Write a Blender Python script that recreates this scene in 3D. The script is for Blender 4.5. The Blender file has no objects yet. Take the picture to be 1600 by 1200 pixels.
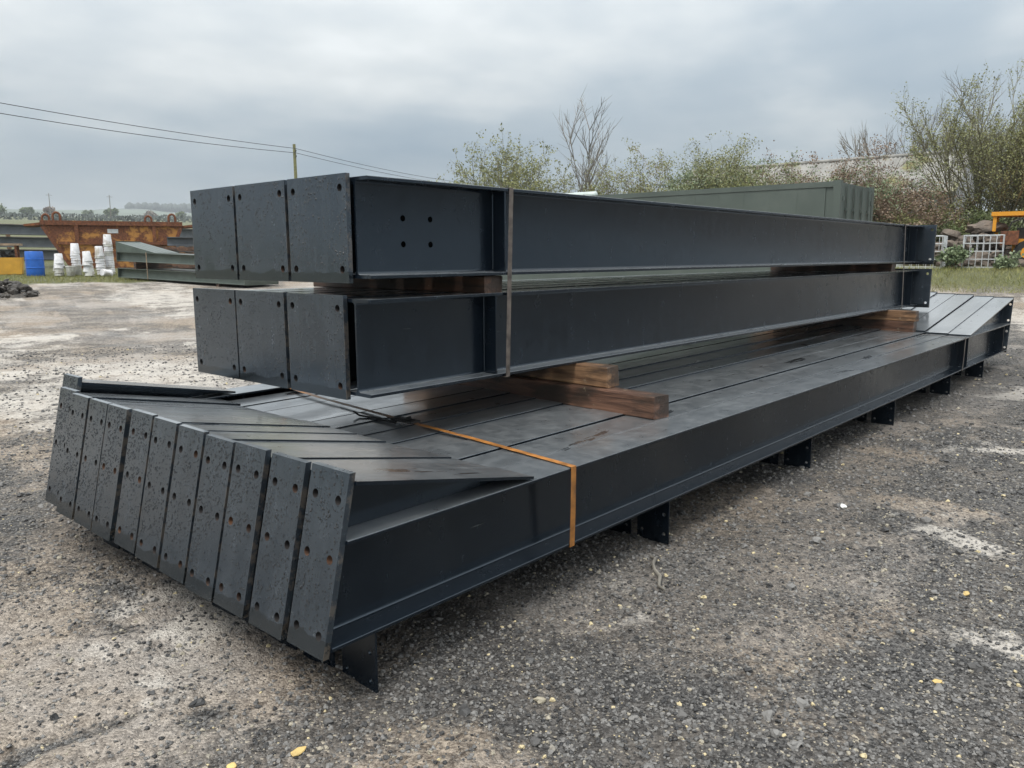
import bpy, bmesh, math, random
import numpy as np
from mathutils import Vector, Matrix

random.seed(7)
SC = bpy.context.scene
COL = SC.collection
R = math.radians

# ------------------------------------------------------------------ camera
CAM_H = 1.55
yaw, pitch, roll = 0.7264, 0.1604, -0.0036
cd = bpy.data.cameras.new('camera'); cam = bpy.data.objects.new('camera', cd); COL.objects.link(cam)
cd.sensor_width = 36; cd.lens = 1234.6 / 1600 * 36; cd.clip_start = 0.05; cd.clip_end = 9000
fw = Vector((math.cos(yaw) * math.cos(pitch), math.sin(yaw) * math.cos(pitch), -math.sin(pitch)))
rt = Vector((math.sin(yaw), -math.cos(yaw), 0)); up = rt.cross(fw)
r2 = rt * math.cos(roll) + up * math.sin(roll); u2 = -rt * math.sin(roll) + up * math.cos(roll)
cam.matrix_world = Matrix(((r2.x, u2.x, -fw.x, 0), (r2.y, u2.y, -fw.y, 0), (r2.z, u2.z, -fw.z, CAM_H), (0, 0, 0, 1)))
SC.camera = cam

# ------------------------------------------------------------------ sky, sun, exposure
SUN_EL, SUN_AZ = R(60), R(188)            # azimuth measured from +X towards +Y
w = bpy.data.worlds.new('World'); SC.world = w; w.use_nodes = True
nt = w.node_tree; nt.nodes.clear(); L = nt.links.new
def wn(t, **k):
    n = nt.nodes.new(t)
    for a, b in k.items():
        if a in n.inputs: n.inputs[a].default_value = b
        else: setattr(n, a, b)
    return n
sky = wn('ShaderNodeTexSky', sky_type='NISHITA', sun_disc=False, sun_elevation=SUN_EL, sun_rotation=math.pi / 2 - SUN_AZ,
         air_density=1.0, dust_density=3.0)
bg1 = wn('ShaderNodeBackground', Strength=0.10); L(sky.outputs[0], bg1.inputs[0])
tc = wn('ShaderNodeTexCoord'); sep = wn('ShaderNodeSeparateXYZ'); L(tc.outputs['Generated'], sep.inputs[0])
zz = wn('ShaderNodeMath', operation='MAXIMUM'); L(sep.outputs[2], zz.inputs[0]); zz.inputs[1].default_value = 0.0
za = wn('ShaderNodeMath', operation='ADD'); L(zz.outputs[0], za.inputs[0]); za.inputs[1].default_value = 0.16
dv = wn('ShaderNodeVectorMath', operation='DIVIDE'); L(tc.outputs['Generated'], dv.inputs[0])
cz = wn('ShaderNodeCombineXYZ'); [L(za.outputs[0], cz.inputs[i]) for i in range(3)]; L(cz.outputs[0], dv.inputs[1])
mp = wn('ShaderNodeMapping'); L(dv.outputs[0], mp.inputs[0]); mp.inputs['Scale'].default_value = (0.55, 0.55, 0.0)
mp.inputs['Location'].default_value = (3.1, 1.2, 0)
n1 = wn('ShaderNodeTexNoise', Scale=0.9, Detail=5.0, Roughness=0.48, Distortion=0.4); L(mp.outputs[0], n1.inputs['Vector'])
n2 = wn('ShaderNodeTexNoise', Scale=3.2, Detail=4.0, Roughness=0.5); L(mp.outputs[0], n2.inputs['Vector'])
mx = wn('ShaderNodeMix', data_type='FLOAT'); mx.inputs[0].default_value = 0.30
L(n1.outputs[0], mx.inputs[2]); L(n2.outputs[0], mx.inputs[3])
# cloud cover grows brighter towards the zenith
gz = wn('ShaderNodeMapRange'); L(zz.outputs[0], gz.inputs[0]); gz.inputs[1].default_value = 0.0; gz.inputs[2].default_value = 0.55
gz.inputs[3].default_value = -0.10; gz.inputs[4].default_value = 0.12
ad = wn('ShaderNodeMath', operation='ADD'); L(mx.outputs[0], ad.inputs[0]); L(gz.outputs[0], ad.inputs[1])
cr = wn('ShaderNodeValToRGB'); L(ad.outputs[0], cr.inputs[0])
e = cr.color_ramp.elements
e[0].position = 0.30; e[0].color = (0.24, 0.32, 0.40, 1)
e[1].position = 0.69; e[1].color = (0.92, 0.93, 0.92, 1)
m_ = e.new(0.46); m_.color = (0.39, 0.452, 0.50, 1)
m_ = e.new(0.57); m_.color = (0.63, 0.66, 0.665, 1)
bg2 = wn('ShaderNodeBackground', Strength=1.0); L(cr.outputs[0], bg2.inputs[0])
ov = wn('ShaderNodeMath', operation='MULTIPLY_ADD'); L(zz.outputs[0], ov.inputs[0]); ov.inputs[1].default_value = 1.60; ov.inputs[2].default_value = 0.44
L(ov.outputs[0], bg2.inputs[1])
ms = wn('ShaderNodeMixShader'); ms.inputs[0].default_value = 0.9
L(bg1.outputs[0], ms.inputs[1]); L(bg2.outputs[0], ms.inputs[2])
wo = wn('ShaderNodeOutputWorld'); L(ms.outputs[0], wo.inputs[0])

sd = bpy.data.lights.new('sun', 'SUN'); sun = bpy.data.objects.new('sun', sd); COL.objects.link(sun)
sd.energy = 1.5; sd.angle = R(25); sd.color = (1.0, 0.96, 0.9)
sv = Vector((math.cos(SUN_EL) * math.cos(SUN_AZ), math.cos(SUN_EL) * math.sin(SUN_AZ), math.sin(SUN_EL)))
sun.rotation_euler = sv.to_track_quat('Z', 'Y').to_euler(); sun.location = (0, 0, 30)
vs = SC.view_settings; vs.view_transform = 'Standard'; vs.look = 'None'; vs.gamma = 1; vs.use_curve_mapping = False
vs.exposure = 0.72

# ------------------------------------------------------------------ numpy noise
_rng = np.random.RandomState(3)
_T = _rng.rand(256, 256)
def vnoise(x, y):
    xi = np.floor(x).astype(int); yi = np.floor(y).astype(int); fx = x - xi; fy = y - yi
    fx = fx * fx * (3 - 2 * fx); fy = fy * fy * (3 - 2 * fy)
    g = lambda a, b: _T[a & 255, b & 255]
    return (g(xi, yi) * (1 - fx) + g(xi + 1, yi) * fx) * (1 - fy) + (g(xi, yi + 1) * (1 - fx) + g(xi + 1, yi + 1) * fx) * fy
def fbm(x, y, s=1.0, o=4, g=0.5):
    t = 0; a = 1; n = 0
    for k in range(o):
        t = t + a * vnoise(x * s + 17.3 * k, y * s + 9.1 * k); n += a; a *= g; s *= 2.03
    return t / n
def sst(a, b, x):
    t = np.clip((x - a) / (b - a), 0, 1); return t * t * (3 - 2 * t)

def terrain(x, y):
    """large shape of the land: level under the stacks, rising gently beyond"""
    x = np.asarray(x, float); y = np.asarray(y, float)
    d = np.hypot(x, y); az = np.arctan2(y, x)
    z = 0.05 * np.logaddexp(0, (np.minimum(d, 100) - 15.0) / 1.5) * 1.5
    z = z + 0.0455 * np.clip(d - 100, 0, 800)
    z = z * sst(-0.75, -0.35, az) * sst(2.3, 1.8, az)
    z = z + 0.55 * sst(24.2, 26.4, d) * sst(0.95, 0.7, az) * sst(-0.9, -0.5, az)
    z = z + 0.45 * sst(200, 900, d) * (fbm(x, y, 0.006, 3) - 0.5) * 22
    return z
def tz(x, y): return float(terrain(x, y))

# ------------------------------------------------------------------ materials
class NT:
    def __init__(s, name):
        s.m = bpy.data.materials.new(name); s.m.use_nodes = True; s.t = s.m.node_tree
        s.b = s.t.nodes['Principled BSDF']; s.g = s.t.nodes.new('ShaderNodeNewGeometry')
        s.tc = s.t.nodes.new('ShaderNodeTexCoord')
    def set(s, inp, v):
        if hasattr(v, 'is_linked') or isinstance(v, bpy.types.NodeSocket): s.t.links.new(v, inp)
        else: inp.default_value = v
    def n(s, typ, out=0, props=None, **k):
        nd = s.t.nodes.new(typ)
        for a, b in (props or {}).items(): setattr(nd, a, b)
        for a, v in k.items():
            a = a.replace('_', ' ')
            if a.startswith('i') and a[1:].isdigit(): s.set(nd.inputs[int(a[1:])], v)
            else: s.set(nd.inputs[a], v)
        return nd.outputs[out]
    def math(s, op, a, b=0.0, clamp=False): return s.n('ShaderNodeMath', props=dict(operation=op, use_clamp=clamp), i0=a, i1=b)
    def mapping(s, v, sc=(1, 1, 1), loc=(0, 0, 0)): return s.n('ShaderNodeMapping', Vector=v, Scale=sc, Location=loc)
    def noise(s, v, scale, detail=3.0, rough=0.5, out=0, dist=0.0):
        return s.n('ShaderNodeTexNoise', out=out, Vector=v, Scale=scale, Detail=detail, Roughness=rough, Distortion=dist)
    def ramp(s, f, a, b, lo=0.0, hi=1.0):
        return s.n('ShaderNodeMapRange', props=dict(interpolation_type='SMOOTHSTEP'), i0=f, i1=a, i2=b, i3=lo, i4=hi)
    def mix(s, f, a, b):
        nd = s.t.nodes.new('ShaderNodeMix'); nd.data_type = 'RGBA'
        s.set(nd.inputs[0], f); s.set(nd.inputs[6], c4(a)); s.set(nd.inputs[7], c4(b)); return nd.outputs[2]
    def xyz(s, v, i): return s.n('ShaderNodeSeparateXYZ', out=i, Vector=v)
    def vor(s, v, scale, out='Distance', rnd=1.0, feature='F1'):
        nd = s.t.nodes.new('ShaderNodeTexVoronoi'); nd.feature = feature
        s.set(nd.inputs['Vector'], v); nd.inputs['Scale'].default_value = scale; nd.inputs['Randomness'].default_value = rnd
        return nd.outputs[out]
    def vor2(s, v, scale):
        nd = s.t.nodes.new('ShaderNodeTexVoronoi'); s.set(nd.inputs['Vector'], v); nd.inputs['Scale'].default_value = scale
        return nd.outputs['Distance'], nd.outputs['Color']
    def bump(s, h, strength, dist, normal=None):
        k = dict(Height=h, Strength=strength, Distance=dist)
        if normal is not None: k['Normal'] = normal
        return s.n('ShaderNodeBump', **k)
    def fin(s, col, rough, normal=None, **k):
        s.set(s.b.inputs['Base Color'], c4(col)); s.set(s.b.inputs['Roughness'], rough)
        if normal is not None: s.set(s.b.inputs['Normal'], normal)
        for a, v in k.items(): s.set(s.b.inputs[a.replace('_', ' ')], v)
        return s.m
def c4(v): return (v[0], v[1], v[2], 1.0) if isinstance(v, tuple) and len(v) == 3 else v

def simple(name, col, rough=0.6, var=0.25, scale=6.0, bump=0.0, metallic=0.0, dirt=None):
    s = NT(name); P = s.g.outputs['Position']
    f = s.noise(P, scale, 5.0, 0.6)
    c = s.mix(s.ramp(f, 0.3, 0.7), tuple(x * (1 - var) for x in col), tuple(min(1, x * (1 + var)) for x in col))
    if dirt: c = s.mix(s.ramp(s.noise(P, scale * 0.45, 6.0, 0.65), 0.52, 0.66), c, dirt)
    nm = s.bump(s.noise(P, scale * 8, 4.0), bump, 0.01) if bump else None
    return s.fin(c, s.ramp(f, 0.2, 0.8, rough * 0.85, min(1, rough * 1.15)), nm, Metallic=metallic)

def steel(name, plate=False):
    """dark blue-grey painted steel standing out in the rain"""
    s = NT(name); P = s.g.outputs['Position']; N = s.g.outputs['True Normal']
    nz = s.xyz(N, 2); upm = s.math('MULTIPLY', s.ramp(nz, 0.6, 0.9), s.ramp(s.xyz(P, 2), 0.26, 0.45)); side = s.math('SUBTRACT', 1.0, upm)  # up-facing tops; low flanges masked out, the web's dark reflection kept as colour
    pz = s.mapping(P, (0.55, 2.6, 2.2))
    big = s.noise(pz, 1.7, 5.0, 0.55, dist=0.5)
    wet = s.math('MULTIPLY', s.ramp(big, 0.645, 0.66), upm)
    fine = s.noise(P, 9.0, 6.0, 0.65)
    streak = s.noise(s.mapping(P, (14, 14, 0.9)), 1.0, 4.0, 0.6)
    dusty = s.ramp(s.math('ADD', s.math('MULTIPLY', fine, 0.5), s.math('MULTIPLY', streak, 0.5)), 0.35, 0.7)
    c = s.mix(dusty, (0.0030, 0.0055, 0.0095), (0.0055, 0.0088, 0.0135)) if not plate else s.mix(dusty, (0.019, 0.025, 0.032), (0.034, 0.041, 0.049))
    c = s.mix(s.math('MULTIPLY', upm, 0.8), c, s.mix(dusty, (0.115, 0.126, 0.135), (0.195, 0.206, 0.213)))  # sky reflection on up-facing steel put into a lighter base colour
    # chalky scuffs
    sc = s.noise(s.mapping(P, (2.2, 9.0, 9.0), (3, 1, 7)), 2.4, 7.0, 0.75)
    c = s.mix(s.math('MULTIPLY', s.ramp(sc, 0.66, 0.74), 0.4), c, (0.16, 0.155, 0.145))
    scr = s.noise(s.mapping(P, (1.6, 46, 46), (1, 5, 2)), 1.0, 4.0, 0.6); where = s.ramp(s.noise(P, 1.4, 3.0), 0.5, 0.62)
    c = s.mix(s.math('MULTIPLY', s.math('MULTIPLY', s.ramp(scr, 0.70, 0.76), where), 0.55), c, (0.20, 0.20, 0.19))
    c = s.mix(s.math('MULTIPLY', wet, 0.75), c, (0.008, 0.009, 0.011))
    rg = s.math('ADD', s.math('ADD', s.ramp(fine, 0.3, 0.7, 0.17, 0.27), s.math('MULTIPLY', s.math('SUBTRACT', streak, 0.5), 0.22)), s.math('MULTIPLY', upm, 0.12))
    rg = s.n('ShaderNodeMix', props=dict(data_type='FLOAT'), i0=wet, i2=rg, i3=0.13)
    # rain drops standing on the surface
    Pd = s.mapping(P, (1, 1, 0.8)); dist, cell = s.vor2(Pd, 82.0)
    rnd = s.xyz(cell, 0)
    rad = s.math('MULTIPLY', s.ramp(rnd, 0.3 if plate else 0.55, 1.0), 0.42)
    drop = s.ramp(s.math('SUBTRACT', rad, dist), 0.0, 0.16)
    patch = s.ramp(s.noise(s.mapping(P, (1, 1, 0.7), (5, 2, 0)), 3.3, 3.0), 0.30 if plate else 0.60, 0.46 if plate else 0.70)
    drop = s.math('MULTIPLY', drop, s.math('MULTIPLY', patch, 0.25 if plate else 1.0))
    if not plate: drop = s.math('MULTIPLY', drop, s.math('MULTIPLY', s.math('ADD', side, 0.35), 0.7))
    c = s.mix(s.math('MULTIPLY', drop, 0.5), c, (0.006, 0.007, 0.008))
    rg = s.n('ShaderNodeMix', props=dict(data_type='FLOAT'), i0=drop, i2=rg, i3=0.05)
    if plate:
        oz = s.xyz(s.tc.outputs['Generated'], 2)
        wob = s.math('MULTIPLY', s.noise(s.mapping(P, (6, 6, 0)), 1.0, 3.0), 0.16)
        band = s.ramp(s.math('SUBTRACT', s.math('ADD', 0.02, wob), oz), 0.0, 0.008)
        c = s.mix(s.math('MULTIPLY', band, 0.8), c, (0.008, 0.010, 0.011))
        rg = s.n('ShaderNodeMix', props=dict(data_type='FLOAT'), i0=band, i2=rg, i3=0.16)
        rust = s.ramp(s.noise(s.mapping(P, (1, 1.2, 0.8), (9, 4, 2)), 5.0, 6.0, 0.7), 0.69, 0.75)
        c = s.mix(s.math('MULTIPLY', rust, 0.7), c, (0.19, 0.12, 0.065))
        gy_ = s.math('ABSOLUTE', s.math('SUBTRACT', s.xyz(s.tc.outputs['Generated'], 1), 0.5))
        rim = s.ramp(s.math('ADD', gy_, s.math('MULTIPLY', s.math('SUBTRACT', s.noise(P, 13.0, 6.0, 0.75), 0.5), 0.10)), 0.497, 0.507)
        c = s.mix(s.math('MULTIPLY', rim, 0.3), c, (0.21, 0.165, 0.12))
    nm = s.bump(s.math('ADD', s.noise(P, 6.0, 2.0), s.math('MULTIPLY', s.math('MULTIPLY', s.noise(P, 130.0, 2.0), upm), 0.05)), 0.04, 0.01)
    nm = s.bump(drop, 1.0, 0.005, nm)
    film = s.math('MULTIPLY', upm, s.ramp(big, 0.36, 0.54, 0.55, 1.0))
    return s.fin(c, rg, nm, Specular_IOR_Level=0.75 if plate else 0.62, Specular_Tint=(0.68, 0.84, 1.0, 1.0), Coat_Weight=film, Coat_Roughness=0.15, Coat_IOR=1.6)

def wood(name, a, b, rough=0.75):
    s = NT(name); P = s.tc.outputs['Object']
    g = s.noise(s.mapping(P, (22, 1.6, 22)), 1.0, 6.0, 0.65, dist=0.6)
    big = s.noise(s.mapping(P, (3, 2.2, 6), (2, 8, 1)), 1.3, 4.0)
    c = s.mix(s.ramp(g, 0.32, 0.68), a, b)
    c = s.mix(s.math('MULTIPLY', s.ramp(big, 0.44, 0.62), 0.9), c, (0.030, 0.020, 0.014))
    c = s.mix(s.math('MULTIPLY', s.ramp(s.noise(P, 16, 5.0, 0.7), 0.63, 0.7), 0.5), c, (0.30, 0.25, 0.17))
    return s.fin(c, rough, s.bump(s.math('ADD', g, s.math('MULTIPLY', s.noise(s.mapping(P, (60, 5, 60)), 1.0, 4.0), 0.6)), 0.9, 0.006))

def rusty_paint(name, paint, cover=0.5, rust=(0.13, 0.045, 0.018)):
    s = NT(name); P = s.tc.outputs['Object']
    f = s.noise(P, 1.6, 8.0, 0.68); g = s.noise(P, 14, 5.0, 0.6)
    r = s.mix(s.ramp(g, 0.3, 0.7), tuple(x * 0.55 for x in rust), tuple(x * 1.5 for x in rust))
    c = s.mix(s.ramp(f, cover - 0.05, cover + 0.05), paint, r)
    return s.fin(c, 0.75, s.bump(g, 0.4, 0.01))

M = {}
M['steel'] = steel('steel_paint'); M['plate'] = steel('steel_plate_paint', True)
M['bore'] = simple('rusty_bore', (0.014, 0.012, 0.012), 0.8, 0.5, 7, dirt=(0.13, 0.055, 0.022))
M['strap_rust'] = simple('rusty_strap', (0.30, 0.125, 0.028), 0.5, 0.4, 14, 0.1, dirt=(0.13, 0.07, 0.04))
M['strap_dark'] = simple('weathered_strap', (0.10, 0.082, 0.07), 0.5, 0.5, 18, 0.1)
M['wood_dark'] = wood('hardwood_timber', (0.055, 0.027, 0.018), (0.190, 0.100, 0.064), 0.5)
M['wood_pale'] = wood('softwood_timber', (0.095, 0.048, 0.025), (0.370, 0.215, 0.112), 0.6)
M['wood_shaded'] = wood('shaded_packer_timber', (0.018, 0.011, 0.008), (0.105, 0.050, 0.028), 0.6)  # shade between the column layers put into the wood colour
M['black'] = simple('dark_rubber', (0.012, 0.012, 0.012), 0.6)
s = NT('hole_dark'); M['void'] = s.fin((0.001, 0.001, 0.001), 1.0, None, Specular_IOR_Level=0.0)  # plain black stands for the dark inside the web holes
s = NT('rain_water'); M['water'] = s.fin((0.017, 0.020, 0.023), 0.07, None, Specular_IOR_Level=0.8)
M['green_steel'] = simple('green_steel_paint', (0.070, 0.088, 0.076), 0.32, 0.15, 3)
M['grey_steel'] = simple('grey_steel_paint', (0.085, 0.095, 0.105), 0.5, 0.2, 3)
M['tan'] = simple('rusty_flange', (0.30, 0.22, 0.15), 0.7, 0.25, 3)
M['container'] = simple('olive_container_paint', (0.066, 0.084, 0.073), 0.5, 0.10, 1.2, dirt=(0.080, 0.098, 0.086))
M['galv'] = simple('galvanised_steel', (0.50, 0.52, 0.53), 0.45, 0.15, 9)
M['blue'] = simple('blue_plastic', (0.018, 0.115, 0.46), 0.4, 0.15, 5)
M['bucket'] = simple('white_bucket_plastic', (0.66, 0.66, 0.68), 0.5, 0.12, 7, dirt=(0.42, 0.39, 0.35))
M['bucket_grey'] = simple('greyed_bucket_plastic', (0.46, 0.46, 0.43), 0.55, 0.2, 7, dirt=(0.28, 0.25, 0.2))
M['bucket_rust'] = simple('rusty_tin', (0.20, 0.085, 0.045), 0.7, 0.4, 9)
M['skip_panel'] = rusty_paint('rusty_yellow_paint', (0.40, 0.19, 0.045), 0.475)
M['skip_rust'] = rusty_paint('rusty_rim', (0.26, 0.10, 0.035), 0.40)
M['yellow'] = rusty_paint('yellow_paint', (0.62, 0.27, 0.018), 0.66)
M['ybin'] = simple('yellow_bin_paint', (0.60, 0.32, 0.035), 0.55, 0.15, 2)
M['pipe'] = simple('pale_plastic', (0.42, 0.48, 0.46), 0.35, 0.1, 3)
M['pole'] = simple('weathered_pole_wood', (0.17, 0.17, 0.075), 0.9, 0.3, 4)
M['wire'] = simple('cable', (0.05, 0.055, 0.06), 0.6)
M['bark'] = simple('bark', (0.16, 0.15, 0.095), 0.9, 0.4, 5)
M['bark_grey'] = simple('grey_bark', (0.19, 0.175, 0.15), 0.9, 0.3, 5)
M['twig_brown'] = simple('bramble_stem', (0.16, 0.105, 0.075), 0.9, 0.4, 3)
def leafmat(name, a, b):
    s = NT(name); P = s.g.outputs['Position']
    oi = s.g.outputs['Random Per Island']
    c = s.mix(oi, a, b); c = s.mix(s.ramp(s.noise(P, 1.1, 3.0), 0.35, 0.65), c, tuple(x * 0.75 for x in b))
    return s.fin(c, 0.55, None, Transmission_Weight=0.0, Subsurface_Weight=0.0)
M['leaf_olive'] = leafmat('olive_leaf', (0.13, 0.15, 0.045), (0.27, 0.28, 0.11))
M['leaf_green'] = leafmat('green_leaf', (0.07, 0.11, 0.035), (0.17, 0.21, 0.08))
M['leaf_brown'] = leafmat('brown_leaf', (0.13, 0.085, 0.055), (0.24, 0.17, 0.11))
M['leaf_pale'] = leafmat('bramble_leaf', (0.07, 0.11, 0.045), (0.22, 0.27, 0.15))
M['grass'] = leafmat('grass_blade', (0.12, 0.15, 0.04), (0.30, 0.29, 0.10))
M['roof'] = simple('mossy_cement_sheet', (0.24, 0.235, 0.22), 0.9, 0.25, 1.2, dirt=(0.17, 0.16, 0.07))
M['render'] = simple('grey_render', (0.36, 0.36, 0.38), 0.9, 0.2, 1.4, 0.2)
M['rock'] = simple('rubble_stone', (0.13, 0.105, 0.085), 0.9, 0.4, 4, 0.3)
M['scrap'] = simple('dark_scrap', (0.05, 0.045, 0.04), 0.7, 0.5, 8)
M['hill'] = simple('far_field', (0.10, 0.122, 0.092), 0.95, 0.30, 0.006)
M['wood_far'] = simple('far_woodland', (0.045, 0.055, 0.045), 0.95, 0.3, 0.05)

# ------------------------------------------------------------------ mesh helpers
class MB:
    def __init__(s): s.v = []; s.f = []; s.mi = []
    def add(s, vs, fs, mi=0):
        o = len(s.v); s.v += [tuple(v) for v in vs]
        s.f += [tuple(i + o for i in f) for f in fs]; s.mi += [mi] * len(fs); return s
    def box(s, a, b, mi=0, mat=None):
        (x0, y0, z0), (x1, y1, z1) = a, b
        vs = [(x0, y0, z0), (x1, y0, z0), (x1, y1, z0), (x0, y1, z0), (x0, y0, z1), (x1, y0, z1), (x1, y1, z1), (x0, y1, z1)]
        if mat is not None: vs = [mat @ Vector(v) for v in vs]
        return s.add(vs, [(3, 2, 1, 0), (4, 5, 6, 7), (0, 1, 5, 4), (1, 2, 6, 5), (2, 3, 7, 6), (3, 0, 4, 7)], mi)
    def prism(s, poly, fa, fb, mi=0):
        """poly: list of 2-D points, fa/fb map a point to the 3-D start / end"""
        n = len(poly); vs = [fa(q) for q in poly] + [fb(q) for q in poly]
        fs = [tuple(range(n))[::-1], tuple(range(n, 2 * n))] + [(i, (i + 1) % n, n + (i + 1) % n, n + i) for i in range(n)]
        return s.add(vs, fs, mi)
    def tube(s, pts, rad, n=6, mi=0, cap=True):
        pts = [Vector(p) for p in pts]; rad = rad if isinstance(rad, (list, tuple)) else [rad] * len(pts)
        vs = []; a = None
        for i, p in enumerate(pts):
            t = (pts[min(i + 1, len(pts) - 1)] - pts[max(i - 1, 0)]).normalized()
            if a is None: a = t.orthogonal().normalized()
            a = (a - t * a.dot(t)); a = a.normalized() if a.length > 1e-6 else t.orthogonal().normalized()
            b = t.cross(a)
            for k in range(n):
                q = 2 * math.pi * k / n; vs.append(p + (a * math.cos(q) + b * math.sin(q)) * rad[i])
        fs = [(i * n + k, i * n + (k + 1) % n, (i + 1) * n + (k + 1) % n, (i + 1) * n + k) for i in range(len(pts) - 1) for k in range(n)]
        if cap: fs += [tuple(range(n))[::-1], tuple(range((len(pts) - 1) * n, len(pts) * n))]
        return s.add(vs, fs, mi)
    def lathe(s, prof, n=20, c=(0, 0, 0), mi=0):
        vs = [(c[0] + r * math.cos(2 * math.pi * k / n), c[1] + r * math.sin(2 * math.pi * k / n), c[2] + z) for r, z in prof for k in range(n)]
        fs = [(i * n + k, i * n + (k + 1) % n, (i + 1) * n + (k + 1) % n, (i + 1) * n + k) for i in range(len(prof) - 1) for k in range(n)]
        fs += [tuple(range(n))[::-1], tuple(range((len(prof) - 1) * n, len(prof) * n))]
        return s.add(vs, fs, mi)
    def mesh(s, name, mats, smooth=None):
        me = bpy.data.meshes.new(name); me.from_pydata(s.v, [], s.f)
        for m in (mats if isinstance(mats, (list, tuple)) else [mats]): me.materials.append(M[m])
        if any(s.mi): me.polygons.foreach_set('material_index', s.mi)
        bm = bmesh.new(); bm.from_mesh(me); bmesh.ops.recalc_face_normals(bm, faces=bm.faces) if len(s.f) < 20000 else None
        bm.to_mesh(me); bm.free()
        if smooth is not None:
            me.polygons.foreach_set('use_smooth', [True] * len(me.polygons)); me.set_sharp_from_angle(angle=R(smooth))
        me.update(); return me
    def build(s, name, mats, parent=None, smooth=None, loc=None): return link(name, s.mesh(name, mats, smooth), parent, loc)
def link(name, me, parent=None, loc=None):
    o = bpy.data.objects.new(name, me); COL.objects.link(o)
    if parent is not None: o.parent = parent
    if loc is not None: o.location = loc
    return o
def tag(o, label, cat, group=None):
    o['label'] = label; o['category'] = cat
    if group: o['group'] = group
    return o
def thing(name, label, cat, loc=(0, 0, 0), rz=0.0, group=None, ry=0.0):
    o = bpy.data.objects.new(name, None); COL.objects.link(o); o.empty_display_size = 0.1
    o.location = loc; o.rotation_euler = (0, ry, rz); return tag(o, label, cat, group)
def kind(o, k): o['kind'] = k; return o

def plate_mesh(name, wy, hz, t, holes, mats=('plate', 'bore'), shear=0.0, hr=0.013):
    """upright plate, normal along X, y in [-wy/2, wy/2], z in [0, hz], real bolt holes with bare walls"""
    bm = bmesh.new()
    def loop(pts):
        vs = [bm.verts.new((0, a, b)) for a, b in pts]
        for i in range(len(vs)): bm.edges.new((vs[i], vs[(i + 1) % len(vs)]))
    loop([(-wy / 2, 0), (wy / 2, 0), (wy / 2, hz), (-wy / 2, hz)])
    for (hy, hzz) in holes:
        loop([(hy + hr * math.cos(2 * math.pi * k / 14), hzz + hr * math.sin(2 * math.pi * k / 14)) for k in range(14)])
    bmesh.ops.triangle_fill(bm, use_beauty=True, use_dissolve=False, edges=bm.edges[:])
    ex = bmesh.ops.extrude_face_region(bm, geom=bm.faces[:])
    bmesh.ops.translate(bm, vec=(t, 0, 0), verts=[v for v in ex['geom'] if isinstance(v, bmesh.types.BMVert)])
    bmesh.ops.recalc_face_normals(bm, faces=bm.faces[:])
    for f in bm.faces:
        if abs(f.normal.x) < 0.5:
            c = f.calc_center_median()
            if abs(abs(c.y) - wy / 2) > 1e-4 and 1e-4 < c.z < hz - 1e-4: f.material_index = 1
    for v in bm.verts: v.co.x += shear * v.co.z
    me = bpy.data.meshes.new(name); bm.to_mesh(me); bm.free()
    for m in mats: me.materials.append(M[m])
    return me

def i_profile(d, b, tf, tw, r):
    """closed outline (y, z) of a rolled I section, z from 0 to d, small arrises and root fillets"""
    c = 0.002; h = b / 2; q = tw / 2
    half = [(h - c, 0), (h, c), (h, tf - c), (h - c, tf)]
    for k in range(5):
        a = -math.pi / 2 - k * math.pi / 8
        half.append((q + r + r * math.cos(a), tf + r + r * math.sin(a)))
    up_ = [(y, d - z) for y, z in half[::-1]]
    right = half + up_
    return right + [(-y, z) for y, z in right[::-1]]

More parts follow.
